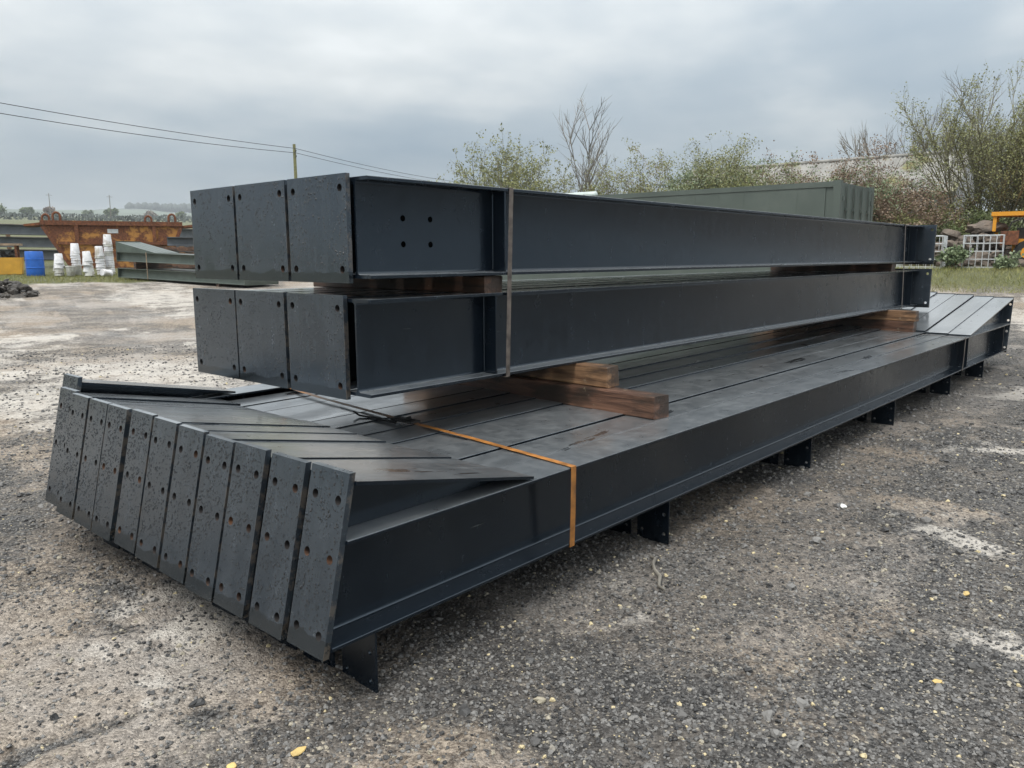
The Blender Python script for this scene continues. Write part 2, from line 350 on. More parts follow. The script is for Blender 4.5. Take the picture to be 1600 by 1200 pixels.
# ------------------------------------------------------------------ ground
def rutwave(x, y): return np.sin(((x - 1.3) * 0.12 + (y - 3.2) * 0.99) * 19 + 7.0 * fbm(x + 2, y, 0.9, 3)) * sst(0.36, 0.62, fbm(x * 0.6 + 7, y * 1.7, 1.3, 3))
def soil_masks(x, y):
    """mud: bare sandy soil showing, pale: dried pale crust"""
    m = fbm(x + 40, y + 11, 0.55, 4)
    mud = 0.55 * sst(0.52, 0.70, m)
    # the tracked area left of the end plates, and a strip beside the stack
    reg = sst(1.5, 0.6, np.hypot((x - 1.35) / 1.05, (y - 3.15) / 0.85)); crest = rutwave(x, y) * 0.5 + 0.5
    mud = np.maximum(mud, 1.25 * reg * (0.35 + 0.65 * sst(0.15, 0.5, crest)) * sst(0.22, 0.5, fbm(x, y, 1.6, 3) + 0.12))
    mud = np.maximum(mud, 0.5 * sst(0.45, 0.15, np.abs(y - 1.75)) * sst(1.5, 2.2, x) * sst(0.35, 0.6, fbm(x, y, 0.9, 3)))
    mud = np.maximum(mud, 0.62 * sst(2.7, 1.7, x) * sst(0.30, 0.62, fbm(x - 4, y + 2, 1.1, 4)))
    mud = np.maximum(mud, 0.75 * sst(0.57, 0.68, fbm(x + 13, y - 6, 0.8, 5, 0.6)))
    pale0 = 0.75 * reg * sst(0.55, 0.95, crest) * sst(0.42, 0.62, fbm(x + 3, y, 2.2, 4))
    far = np.maximum(sst(4.0, 9.0, y + 0.1 * x), sst(10.0, 17.0, x - y) * sst(-3.0, 0.5, y))
    mud = np.clip(mud + 0.55 * far, 0, 1)
    pale = sst(0.62, 0.74, fbm(x - 9, y + 31, 0.7, 5, 0.65)) * 0.6
    pale = np.maximum(pale, pale0)
    for cx, cy, rr in ((4.9, 0.95, 0.55), (3.6, 0.45, 0.4), (7.2, 1.15, 0.8), (2.85, 1.9, 0.35), (10.4, 1.5, 0.9), (0.9, 2.9, 0.5), (1.5, 3.3, 0.6)):
        pale = np.maximum(pale, sst(1.2, 0.3, np.hypot(x - cx, y - cy) / rr) * sst(0.44, 0.60, fbm(x, y, 2.6, 4, 0.6)))
    pale = np.clip(pale + far * (0.30 + 0.5 * sst(0.4, 0.62, fbm(x, y, 0.30, 5, 0.6))), 0, 1)
    return mud, pale
def relief(x, y):
    d = np.hypot(x, y); near = sst(45, 14, d)
    z = (fbm(x, y, 1.3, 4) - 0.5) * 0.060 + (fbm(x + 5, y, 6.0, 3) - 0.5) * 0.034 * sst(14, 6, d)
    # tyre and track ridges in the soft soil
    rut = rutwave(x, y) * 0.026 * sst(1.7, 0.6, np.hypot((x - 1.2) / 1.1, (y - 3.2) / 0.9))
    return (z + rut * (0.4 + fbm(x, y, 5.0, 3))) * near - 0.006
def ground_z(x, y): return terrain(x, y) + relief(np.asarray(x, float), np.asarray(y, float))

rad = [0.25]
while rad[-1] < 5200: rad.append(rad[-1] * (1.012 if 1.5 < rad[-1] < 18 else 1.045))
rad = np.array(rad)
azs = np.concatenate([np.arange(-0.12, 1.56, 0.0044), np.arange(1.56, 2 * math.pi - 0.12, 0.06)])
AA, RR = np.meshgrid(azs, rad); gx = RR * np.cos(AA); gy = RR * np.sin(AA); gzv = ground_z(gx, gy)
nr, na = gx.shape
idx = np.arange(nr * na).reshape(nr, na); nxt = np.roll(idx, -1, 1)
quads = np.stack([idx[:-1], nxt[:-1], nxt[1:], idx[1:]], -1)[..., ::-1].reshape(-1, 4)
quads = quads[:, ::-1]
vco = np.stack([gx, gy, gzv], -1).reshape(-1, 3)
vco = np.vstack([vco, [[0, 0, float(gzv[0].mean())]]])
me = bpy.data.meshes.new('ground')
me.vertices.add(len(vco)); me.vertices.foreach_set('co', vco.ravel())
tri = np.stack([np.full(na, nr * na), idx[0], nxt[0]], -1)
nq = len(quads); loops = np.concatenate([quads.ravel(), tri.ravel()])
me.loops.add(len(loops)); me.loops.foreach_set('vertex_index', loops)
me.polygons.add(nq + na)
me.polygons.foreach_set('loop_start', np.concatenate([np.arange(nq) * 4, nq * 4 + np.arange(na) * 3]))
me.update(calc_edges=True)
mud, pale = soil_masks(vco[:, 0], vco[:, 1])
dd = np.hypot(vco[:, 0], vco[:, 1]); aaz = np.arctan2(vco[:, 1], vco[:, 0])
grs = sst(24.3, 25.2, dd) * sst(0.9, 0.75, aaz) * sst(-0.15, 0.0, aaz)
grs = np.maximum(grs, sst(29.0, 30.2, dd + 1.5 * (fbm(vco[:, 0], vco[:, 1], 0.8, 3) - .5)) * sst(0.9, 1.0, aaz))
ca = me.color_attributes.new('soil', 'FLOAT_COLOR', 'POINT')
stack_shade = sst(0.55, 0.1, np.abs(vco[:, 1] - 1.85) / 1.6) * sst(1.2, 2.2, vco[:, 0]) * sst(15.0, 13.0, vco[:, 0]) * (0.4 + 0.9 * fbm(vco[:, 0], vco[:, 1], 1.2, 3))  # shade beside the stack, then under it, as a colour mask
stack_shade = np.maximum(stack_shade, sst(2.0, 2.3, vco[:, 1]) * sst(5.3, 5.0, vco[:, 1]) * sst(1.3, 1.7, vco[:, 0]) * sst(13.5, 13.0, vco[:, 0]))
ca.data.foreach_set('color', np.stack([mud, pale, grs, np.clip(stack_shade, 0, 1)], -1).ravel())
me.polygons.foreach_set('use_smooth', np.ones(nq + na, bool))
s = NT('yard_surface'); P = s.g.outputs['Position']
at = s.t.nodes.new('ShaderNodeAttribute'); at.attribute_name = 'soil'
mu, pa, gr = (s.xyz(at.outputs['Vector'], i) for i in range(3))
f1 = s.noise(P, 2.3, 8.0, 0.72); f2 = s.noise(P, 21, 6.0, 0.75); f3 = s.noise(P, 0.35, 6.0, 0.65)
da_, ca_ = s.vor2(P, 118.0); ca_ = s.xyz(ca_, 1)
db_, cb_ = s.vor2(P, 44.0); cb_ = s.xyz(cb_, 0)
grit = s.math('ADD', s.math('MULTIPLY', ca_, 0.6), s.math('MULTIPLY', cb_, 0.4))
gravel = s.mix(s.ramp(grit, 0.15, 0.9), (0.013, 0.0128, 0.0132), (0.135, 0.131, 0.127))
gravel = s.mix(s.ramp(f1, 0.40, 0.70), gravel, s.mix(grit, (0.042, 0.037, 0.033), (0.185, 0.165, 0.144)))
gravel = s.mix(s.ramp(ca_, 0.955, 0.965), gravel, (0.36, 0.32, 0.25))
earth = s.mix(s.ramp(s.math('ADD', s.math('MULTIPLY', f2, 0.55), s.math('MULTIPLY', grit, 0.45)), 0.25, 0.75), (0.105, 0.078, 0.056), (0.440, 0.365, 0.285))
earth = s.mix(s.math('MULTIPLY', s.ramp(f3, 0.42, 0.6), 0.8), earth, s.mix(grit, (0.210, 0.192, 0.176), (0.490, 0.455, 0.420)))
mk = s.ramp(s.math('ADD', mu, s.math('ADD', s.math('MULTIPLY', s.math('SUBTRACT', f2, 0.5), 1.2), s.math('MULTIPLY', s.math('SUBTRACT', f1, 0.5), 0.9))), 0.25, 0.9)
c = s.mix(s.math('MULTIPLY', mk, 0.9), gravel, earth)
pk = s.ramp(s.math('ADD', pa, s.math('ADD', s.math('MULTIPLY', s.math('SUBTRACT', f1, 0.5), 1.6), s.math('MULTIPLY', s.math('SUBTRACT', f2, 0.5), 1.3))), 0.45, 1.0)
c = s.mix(s.math('MULTIPLY', pk, 0.8), c, s.mix(grit, (0.40, 0.37, 0.335), (0.64, 0.60, 0.54)))
c = s.mix(s.math('MULTIPLY', at.outputs['Alpha'], 0.5), c, s.mix(grit, (0.020, 0.018, 0.017), (0.075, 0.068, 0.062)))   # shade at the foot of the stack, painted into the soil colour
gk = s.ramp(s.math('ADD', gr, s.math('MULTIPLY', s.math('SUBTRACT', f1, 0.5), 0.7)), 0.4, 0.7)
c = s.mix(gk, c, s.mix(s.ramp(f2, 0.3, 0.7), (0.065, 0.075, 0.030), (0.150, 0.150, 0.075)))
# damp hollows shine
damp = s.ramp(s.noise(P, 0.9, 5.0, 0.6), 0.50, 0.68)
rg = s.ramp(s.math('ADD', damp, s.math('MULTIPLY', f2, 0.3)), 0.2, 1.0, 0.80, 0.42)
hb = s.math('ADD', s.math('ADD', s.math('MULTIPLY', da_, -0.45), s.math('MULTIPLY', db_, -0.5)), s.math('ADD', s.math('MULTIPLY', f2, 0.9), s.math('MULTIPLY', f1, 1.6)))
nm = s.bump(hb, 1.0, 0.016)
s.fin(c, rg, nm, Specular_IOR_Level=0.35)
M['ground'] = s.m
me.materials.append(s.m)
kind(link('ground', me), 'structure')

# far ridge of hills
def ridge(name, d0, d1, top, seed, mat, a0=0.85, a1=1.65):
    n, k = 160, 10; A = np.linspace(a0, a1, n); vs = []; fs = []
    for j in range(k + 1):
        t = j / k; d = d0 + (d1 - d0) * t
        h = top * (0.72 + 0.45 * fbm(A * 7 + seed, A * 0 + t * 1.3, 1.0, 4)) * (math.sin(t * math.pi / 2) ** 1.2)
        base = 40.0
        for i in range(n): vs.append((d * math.cos(A[i]), d * math.sin(A[i]), base - 6 + h[i]))
    fs = [(j * n + i, j * n + i + 1, (j + 1) * n + i + 1, (j + 1) * n + i) for j in range(k) for i in range(n - 1)]
    b = MB().add(vs, fs); o = b.build(name, mat, smooth=180); return kind(o, 'structure')
ridge('hill', 950, 1900, 66, 2.0, 'hill')

# ------------------------------------------------------------------ gravel (uncountable)
def scatter_pts():
    rs = np.random.RandomState(5); out = []
    for (r0, r1, dens, smin, smax) in ((1.9, 4.4, 5200, 0.0028, 0.0105), (4.4, 8, 1500, 0.004, 0.014), (8, 15, 260, 0.007, 0.020), (1.9, 9, 26, 0.011, 0.028)):
        a0, a1 = -0.02, 1.5; n = int(dens * 0.5 * (r1 * r1 - r0 * r0) * (a1 - a0))
        a = rs.uniform(a0, a1, n); r = np.sqrt(rs.uniform(r0 * r0, r1 * r1, n)); x = r * np.cos(a); y = r * np.sin(a)
        mu, pa = soil_masks(x, y); keep = rs.rand(n) < (1.0 - 0.68 * np.minimum(mu, 1)) * (0.55 + 0.9 * (fbm(x, y, 2.0, 3) - 0.2))
        x, y = x[keep], y[keep]; m = len(x)
        sz = smin + (smax - smin) * rs.rand(m) ** 2.6
        out.append(np.stack([x, y, ground_z(x, y) + sz * 0.15, sz], -1))
    return np.concatenate(out)
pts = scatter_pts()
me = bpy.data.meshes.new('gravel'); me.vertices.add(len(pts)); me.vertices.foreach_set('co', pts[:, :3].ravel())
att = me.attributes.new('siz', 'FLOAT', 'POINT'); att.data.foreach_set('value', pts[:, 3].copy())
att = me.attributes.new('turn', 'FLOAT_VECTOR', 'POINT')
rot = np.random.RandomState(8).uniform(-1, 1, (len(pts), 3)) * np.array([0.5, 0.5, 3.14]); att.data.foreach_set('vector', rot.ravel())
s = NT('gravel_stone'); oi = s.t.nodes.new('ShaderNodeObjectInfo'); rv = oi.outputs['Random']
c = s.mix(s.ramp(rv, 0.0, 0.9), (0.024, 0.024, 0.025), (0.170, 0.164, 0.156))
c = s.mix(s.ramp(rv, 0.93, 0.95), c, (0.30, 0.27, 0.21)); c = s.mix(s.ramp(rv, 0.985, 0.99), c, (0.50, 0.42, 0.25))
s.fin(c, s.ramp(s.noise(s.g.outputs['Position'], 30), 0.3, 0.7, 0.35, 0.75)); M['stone'] = s.m
go = link('gravel', me); kind(go, 'stuff'); go['label'] = 'loose dark crushed stone scattered over the yard'
gn = bpy.data.node_groups.new('stones', 'GeometryNodeTree')
gn.interface.new_socket('Geometry', in_out='INPUT', socket_type='NodeSocketGeometry')
gn.interface.new_socket('Geometry', in_out='OUTPUT', socket_type='NodeSocketGeometry')
GN = gn.nodes.new; gl = gn.links.new
gi = GN('NodeGroupInput'); gout = GN('NodeGroupOutput'); jn = GN('GeometryNodeJoinGeometry')
for k in range(5):
    ic = GN('GeometryNodeMeshIcoSphere'); ic.inputs['Radius'].default_value = 1.0; ic.inputs['Subdivisions'].default_value = 2
    ps = GN('GeometryNodeInputPosition'); nz_ = GN('ShaderNodeTexNoise'); nz_.inputs['Scale'].default_value = 0.9; nz_.inputs['Detail'].default_value = 1.0
    va = GN('ShaderNodeVectorMath'); va.operation = 'ADD'; va.inputs[1].default_value = (k * 3.7, k * 1.9, 0)
    gl(ps.outputs[0], va.inputs[0]); gl(va.outputs[0], nz_.inputs['Vector'])
    vb = GN('ShaderNodeVectorMath'); vb.operation = 'SUBTRACT'; vb.inputs[1].default_value = (0.5, 0.5, 0.5); gl(nz_.outputs['Color'], vb.inputs[0])
    vc = GN('ShaderNodeVectorMath'); vc.operation = 'SCALE'; vc.inputs['Scale'].default_value = 1.9; gl(vb.outputs[0], vc.inputs[0])
    sp = GN('GeometryNodeSetPosition'); gl(ic.outputs[0], sp.inputs[0]); gl(vc.outputs[0], sp.inputs['Offset'])
    tr = GN('GeometryNodeTransform'); gl(sp.outputs[0], tr.inputs[0]); tr.inputs['Scale'].default_value = (1.0, 0.75 + 0.05 * k, 0.5 + 0.06 * k)
    sm = GN('GeometryNodeSetMaterial'); sm.inputs['Material'].default_value = M['stone']; gl(tr.outputs[0], sm.inputs[0])
    g2 = GN('GeometryNodeGeometryToInstance'); gl(sm.outputs[0], g2.inputs[0]); gl(g2.outputs[0], jn.inputs[0])
ip = GN('GeometryNodeInstanceOnPoints'); gl(gi.outputs[0], ip.inputs['Points']); gl(jn.outputs[0], ip.inputs['Instance'])
ip.inputs['Pick Instance'].default_value = True
na_ = GN('GeometryNodeInputNamedAttribute'); na_.data_type = 'FLOAT'; na_.inputs[0].default_value = 'siz'; gl(na_.outputs[0], ip.inputs['Scale'])
nb_ = GN('GeometryNodeInputNamedAttribute'); nb_.data_type = 'FLOAT_VECTOR'; nb_.inputs[0].default_value = 'turn'; gl(nb_.outputs[0], ip.inputs['Rotation'])
gl(ip.outputs[0], gout.inputs[0])
md = go.modifiers.new('stones', 'NODES'); md.node_group = gn

# ------------------------------------------------------------------ bottom stack: twelve rafters lying upside down on their purlin cleats
ORD = ['nearest', 'second', 'third', 'fourth', 'fifth', 'sixth', 'seventh', 'eighth', 'ninth', 'tenth', 'eleventh', 'farthest']
TILT = math.tan(R(12.6))
RD, RB = 0.371, 0.2385                       # rafter depth and flange width
ZB = 0.230                                  # underside of the section above the ground
XL0, XR0 = 1.422, 12.72                     # plate faces at z = 0.207 (section frame x0 = 1.5)
def rafter_meshes():
    D = {}
    prof = i_profile(RD, RB, 0.014, 0.009, 0.014)
    b = MB(); sx = lambda z: (z + ZB - 0.207) * TILT
    b.prism(prof, lambda q: (XL0 + 0.0245 + sx(q[1]), q[0], ZB + q[1]), lambda q: (XR0 - 0.0045 + sx(q[1]), q[0], ZB + q[1]))
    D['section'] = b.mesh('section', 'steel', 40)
    # eaves haunch (left end) and apex haunch (right end): a web and an inclined flange
    zt = ZB + RD
    def haunch(xa, za, xb, tipside):
        b = MB(); t = 0.014; h = RB / 2
        d = Vector((xb - xa, 0, (zt + 0.003 + t) - za)).normalized(); n = Vector((-d.z, 0, d.x))
        if n.z < 0: n = -n
        A = Vector((xa, 0, za)); B = Vector((xb, 0, zt + 0.003 + t))
        b.prism([(A.x, A.z), (B.x, B.z), (B.x - n.x * t * 0.6, B.z - n.z * t * 0.9), (A.x - n.x * t, A.z - n.z * t)],
                lambda q: (q[0], -h, q[1]), lambda q: (q[0], h, q[1]))
        b.prism([(A.x - n.x * t, A.z - n.z * t - 0.001), (B.x - n.x * t, zt + 0.001), (xa - (za - zt) * TILT * (1 if xb > xa else 1), zt + 0.001)],
                lambda q: (q[0], -0.005, q[1]), lambda q: (q[0], 0.005, q[1]))
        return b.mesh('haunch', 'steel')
    D['haunch_l'] = haunch(XL0 + 0.025 + (0.800 - 0.207) * TILT, 0.800, 2.512, 1)
    D['haunch_r'] = haunch(XR0 - 0.005 + (0.950 - 0.207) * TILT, 0.950, 10.46, -1)
    rows = (0.07, 0.325, 0.525)
    D['plate_l'] = plate_mesh('end_plate', 0.217, 0.622, 0.024, [(sg * 0.066, z) for z in rows for sg in (-1, 1)], shear=TILT, hr=0.0165)
    rows = (0.07, 0.29, 0.44, 0.66)
    D['plate_r'] = plate_mesh('end_plate', 0.238, 0.755, 0.022, [(sg * 0.088, z) for z in rows for sg in (-1, 1)], shear=TILT, hr=0.0165)
    D['cleat'] = plate_mesh('purlin_cleat', 0.20, ZB + 0.018, 0.009, [(sg * 0.07, z) for z in (0.055, 0.165) for sg in (-1, 1)], mats=('steel', 'steel'), hr=0.010)
    b = MB(); b.box((-0.006, -RB / 2 + 0.006, 0.016), (0.006, -0.006, RD - 0.016)); b.box((-0.006, 0.006, 0.016), (0.006, RB / 2 - 0.006, RD - 0.016))
    D['stiff'] = b.mesh('web_stiffener', 'steel')
    return D
def drops_mesh(seed, wy, z0, z1, face, sgn, shear, n, holes):
    """beads of rain standing on an end plate; the face lies at x = face + shear * z and looks along sgn * X"""
    rs = np.random.RandomState(seed); b = MB(); k = 0
    while k < n:
        y, z = rs.uniform(-wy / 2 + .006, wy / 2 - .006), rs.uniform(z0, z1)
        if rs.rand() > 1.7 * float(fbm(np.array(y * 9 + seed * 3.3), np.array(z * 6), 1.0, 3)) ** 2.2 * 2.0: continue
        if any(math.hypot(y - hy, z - hz) < 0.026 for hy, hz in holes): continue
        r = 0.0016 + 0.0034 * rs.rand() ** 2.2; st = rs.uniform(1.0, 1.7); h = r * rs.uniform(.45, .7); x = face + shear * z; vs = []
        for q, f in ((1.0, 0.0), (0.72, 0.68)):
            for a in range(7): vs.append((x + sgn * h * f, y + r * q * math.cos(a * 0.8976), z + r * q * st * math.sin(a * 0.8976) - 0.15 * r * f))
        vs.append((x + sgn * h, y, z)); fs = [(a, (a + 1) % 7, 7 + (a + 1) % 7, 7 + a) for a in range(7)] + [(7 + a, 7 + (a + 1) % 7, 14) for a in range(7)]
        b.add(vs, fs); k += 1
    return b.mesh('raindrops', 'water', 80)
def add_drops(plate, me):
    o = link('raindrops', me, plate); o['kind'] = 'stuff'
RM = rafter_meshes()
RDROP = [drops_mesh(11 + k, 0.217, 0.07, 0.615, -0.0003, -1, TILT, 330 + 60 * k, [(sg * 0.066, z) for z in (0.07, 0.325, 0.525) for sg in (-1, 1)]) for k in range(4)]
RY = [2.228 + 0.2405 * i + (0.026 if i > 6 else 0) + (0.008 if i > 1 else 0) for i in range(12)]
RX = [.002, -.008, -.014, -.012, -.008, -.007, -.002, -.004, .001, .000, .026, .130]
RZ = [0, -.002, .004, -.003, .003, .006, .010, .004, .002, .003, .008, .048]
for i in range(12):
    wh = 'to the camera' if i == 0 else 'from the camera'
    lab = f'dark steel rafter with haunched ends, {ORD[i]} {wh} in bottom stack'
    t = thing('haunched_rafter', lab, 'steel beam', (RX[i] + 1.5, RY[i], RZ[i]), 0.0, 'haunched rafters in the bottom stack', ry=-0.0011 * min(i, 7))
    k = (-1.5, 0, 0)
    link('beam_section', RM['section'], t, k); link('eaves_haunch', RM['haunch_l'], t, k); link('apex_haunch', RM['haunch_r'], t, k)
    add_drops(link('end_plate', RM['plate_l'], t, (XL0 - 1.5, 0, 0.207)), RDROP[i % 4]); link('end_plate', RM['plate_r'], t, (XR0 - 1.5, 0, 0.203))
    for j, xc in enumerate((1.64, 3.67, 5.69, 7.70, 9.72, 11.36)):
        link('purlin_cleat', RM['cleat'], t, (xc - 1.5 + random.uniform(-.004, .004), -0.012, -0.02))
    link('web_stiffener', RM['stiff'], t, (10.42 - 1.5, 0, ZB)); link('web_stiffener', RM['stiff'], t, (12.45 - 1.5, 0, ZB))

# ------------------------------------------------------------------ bearers
def timber(name, mat, a, b, wx, hz, label, group=None, rz=0.0, z=0.0):
    """squared baulk from near end a (x, y) running length b along +Y"""
    bm = MB(); c = 0.006; h = wx / 2
    prof = [(-h + c, 0), (h - c, 0), (h, c), (h, hz - c), (h - c, hz), (-h + c, hz), (-h, hz - c), (-h, c)]
    n = 8; rs = random.Random(hash(label) % 1000)
    secs = []
    for k in range(n + 1):
        jx, jz = rs.uniform(-.003, .003), 0.0
        secs.append([(x + jx, b * k / n + (rs.uniform(-.006, .006) if k in (0, n) else 0), zz + (rs.uniform(-.002, .002) if zz > hz / 2 else 0)) for x, zz in prof])
    m = len(prof); vs = [v for sct in secs for v in sct]
    fs = [(k * m + i, k * m + (i + 1) % m, (k + 1) * m + (i + 1) % m, (k + 1) * m + i) for k in range(n) for i in range(m)]
    fs += [tuple(range(m))[::-1], tuple(range(n * m, n * m + m))]
    bm.add(vs, fs); o = bm.build(name, mat, loc=(a[0], a[1], z)); o.rotation_euler = (0, 0, rz)
    return tag(o, label, 'timber', group)
timber('timber_bearer', 'wood_dark', (3.995, 2.375), 2.55, 0.145, 0.134, 'long dark reddish timber baulk sticking out towards the camera under the columns', rz=-0.055, z=0.604)
timber('timber_bearer', 'wood_pale', (4.055, 2.765), 2.05, 0.125, 0.130, 'shorter brown timber block lying on top of the long dark baulk', rz=-0.055, z=0.740)
timber('timber_bearer', 'wood_dark', (10.40, 2.70), 2.2, 0.12, 0.128, 'blackened timber at the bottom of the bearer pair near the far end', rz=-0.10, z=0.622)
timber('timber_bearer', 'wood_pale', (10.41, 2.69), 2.2, 0.12, 0.124, 'orange brown timber on top of the bearer pair near the far end', rz=-0.10, z=0.752)
timber('timber_packer', 'wood_shaded', (3.255, 3.03), 1.62, 0.15, 0.096, 'flat shade-darkened timber packer between the two column layers, near end', z=1.348)  # darkness of the gap is in the timber colour
timber('timber_packer', 'wood_shaded', (10.50, 3.02), 1.55, 0.15, 0.096, 'flat brown timber packer between the two column layers, far end', z=1.348)

# ------------------------------------------------------------------ upper stack: two layers of columns laid head to tail
CD, CB, CL = 0.476, 0.200, 9.27
def column_meshes():
    D = {}; prof = i_profile(CD, CB, 0.017, 0.011, 0.017)
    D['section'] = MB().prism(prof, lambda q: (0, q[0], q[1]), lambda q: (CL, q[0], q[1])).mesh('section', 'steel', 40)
    ho = [(sg * 0.195, z) for z in (0.065, 0.45) for sg in (-1, 1)]
    D['base'] = plate_mesh('base_plate', 0.487, 0.515, 0.025, ho, hr=0.0185)
    b = MB(); b.box((-0.006, -CB / 2 + 0.002, 0.0185), (0.006, -0.0065, CD - 0.0185)); D['stn'] = b.mesh('web_stiffener', 'steel')
    b = MB(); b.box((-0.006, 0.0065, 0.0185), (0.006, CB / 2 - 0.002, CD - 0.0185)); D['stf'] = b.mesh('web_stiffener', 'steel')
    b = MB()                                # four bolt holes as flat black discs, their inner dark painted on
    for dx in (0.29, 0.475):
        for z in (0.165, 0.293):
            n = 14; vs = [(dx + 0.0155 * math.cos(2 * math.pi * k / n), -0.0064, z + 0.0155 * math.sin(2 * math.pi * k / n)) for k in range(n)]
            b.add(vs, [tuple(range(n))])
    D['holes'] = b.mesh('bolt_hole', 'void')
    b = MB()                                # weld bead where the stiffener meets the web
    b.tube([(-0.009, -0.010, 0.03 + 0.42 * k / 24) for k in range(25)], [0.0045 + 0.0015 * (k % 2) for k in range(25)], 5)
    D['weld'] = b.mesh('weld_bead', 'steel', 60)
    return D
CM = column_meshes()
CDROP = [drops_mesh(31 + k, 0.487, 0.08, 0.505, 0.0253, 1, 0.0, 480, [(sg * 0.195, z) for z in (0.065, 0.45) for sg in (-1, 1)]) for k in range(3)]
def column(x, y, z, flipped, label, st, holes=False):
    t = thing('steel_column', label, 'steel beam', (x, y, z), math.pi if flipped else 0.0, 'columns stacked in two layers on the rafters')
    link('beam_section', CM['section'], t)
    bp_o = link('base_plate', CM['base'], t, (CL + 0.0005, 0, -0.022))
    if flipped: add_drops(bp_o, CDROP[int(y * 10) % 3])
    for sx in st:
        link('web_stiffener', CM['stn'], t, (sx, 0, 0)); link('web_stiffener', CM['stf'], t, (sx, 0, 0))
        if not flipped: link('weld_bead', CM['weld'], t, (sx, 0, 0))
    if holes: link('bolt_holes', CM['holes'], t)
    return t
XO = 2.372; XP = 2.333 + CL
for layer, (z, yo) in {'lower': (0.872, 0.012), 'upper': (1.446, 0.0)}.items():
    ys = [3.10, 3.355, 3.61, 3.87, 4.13, 4.385] if layer == 'upper' else [3.112, 3.412, 3.67, 3.935, 4.19, 4.435]
    for i, y in enumerate(ys):
        fl = i % 2 == 1
        pl = ('square base plate facing left', 'open sawn end facing left')[0 if fl else 1]
        od = ('nearest', 'second nearest', 'third nearest', 'third farthest', 'second farthest', 'farthest')[i]
        lab = f'dark steel column with {pl}, {od} in the {layer} layer'
        column(XP + random.uniform(-.004, .004) + 0.0255 if fl else XO - (0.01 if layer == 'lower' else 0), y, z, fl, lab,
               (0.955 if layer == 'upper' else 0.90, 8.95), holes=(layer == 'upper' and i == 0))

# ------------------------------------------------------------------ steel banding
def band(name, mat, pts, wd, label, closed=True, t=0.0012):
    """flat strap: pts lie in a plane roughly x = const, width runs along X"""
    b = MB(); n = len(pts); P = [Vector(p) for p in pts]; vs = []
    cen = sum(P, Vector()) / n
    for i, p in enumerate(P):
        o = Vector((0, p.y - cen.y, p.z - cen.z)).normalized() * t
        for sx in (-1, 1): vs.append(p + Vector((sx * wd / 2, 0, 0)))
        for sx in (1, -1): vs.append(p + Vector((sx * wd / 2, 0, 0)) + o)
    fs = []
    for i in range(n if closed else n - 1):
        j = (i + 1) % n
        fs += [(i * 4 + k, i * 4 + (k + 1) % 4, j * 4 + (k + 1) % 4, j * 4 + k) for k in range(4)]
    b.add(vs, fs); return tag(b.build(name, mat), label, 'strap')
band('steel_strap', 'strap_dark', [(3.372, 2.996, 1.926), (3.352, 2.995, 1.40), (3.336, 2.996, 0.868), (3.336, 4.55, 0.868), (3.36, 4.55, 1.926)], 0.034,
     'brown weathered steel band tight around both column layers at the near end')
band('steel_strap', 'strap_dark', [(10.78, 2.996, 1.926), (10.83, 2.995, 1.40), (10.88, 2.996, 0.868), (10.88, 4.55, 0.868), (10.78, 4.55, 1.926)], 0.034,
     'thin pale brown steel band around both column layers at the far end')
st = band('steel_strap', 'strap_rust', [(2.790, 2.106, 0.606), (2.786, 2.104, 0.40), (2.785, 2.108, 0.226), (2.9, 5.17, 0.226), (3.09, 5.17, 0.690), (3.085, 4.90, 0.690), (3.06, 4.78, 0.640), (3.00, 4.35, 0.632),
     (2.90, 3.55, 0.632), (2.878, 3.42, 0.632), (2.876, 3.26, 0.628), (2.86, 2.85, 0.618), (2.83, 2.45, 0.609)], 0.036,
     'bright orange rusty steel band across the bottom stack near the haunches')
b = MB(); b.box((2.845, 3.28, 0.628), (2.915, 3.46, 0.640)); b.tube([(2.85, 3.36, 0.640), (2.91, 3.36, 0.646)], 0.010, 6)
b.box((2.83, 3.40, 0.618), (2.845, 3.62, 0.630))
b.tube([(2.835, 3.62, 0.624), (2.81, 3.70, 0.63), (2.80, 3.74, 0.65)], 0.006, 5)
b.build('tension_seal', 'black', st)
band('steel_strap', 'strap_dark', [(10.215, 2.106, 0.607), (10.205, 2.105, 0.40), (10.195, 2.108, 0.226), (10.3, 5.17, 0.226), (10.4, 5.17, 0.690), (10.34, 4.7, 0.676), (10.26, 3.2, 0.645), (10.22, 2.4, 0.612)], 0.036,
     'pale brown steel band around the bottom stack beside the far haunches')

# ------------------------------------------------------------------ left background
def lathe_obj(name, prof, mat, parent=None, loc=None, n=20): return MB().lathe(prof, n).build(name, mat, parent, 40, loc)
def on(x, y, dz=0.0): return (x, y, tz(x, y) + dz)

# blue drum
t = thing('plastic_drum', 'blue plastic drum standing in front of the rusty skip', 'drum', on(10.07, 31.8, -0.02))
lathe_obj('drum_body', [(0.27, 0), (0.29, 0.03), (0.295, 0.28), (0.295, 0.60), (0.29, 0.86), (0.275, 0.885), (0.25, 0.885), (0.25, 0.87)], 'blue', t)
for z in (0.30, 0.60): lathe_obj('rolling_hoop', [(0.294, z - 0.022), (0.308, z - 0.012), (0.308, z + 0.012), (0.294, z + 0.022)], 'blue', t)
lathe_obj('bung', [(0.03, 0.87), (0.03, 0.90), (0.02, 0.90)], 'black', t, (0.14, 0, 0))

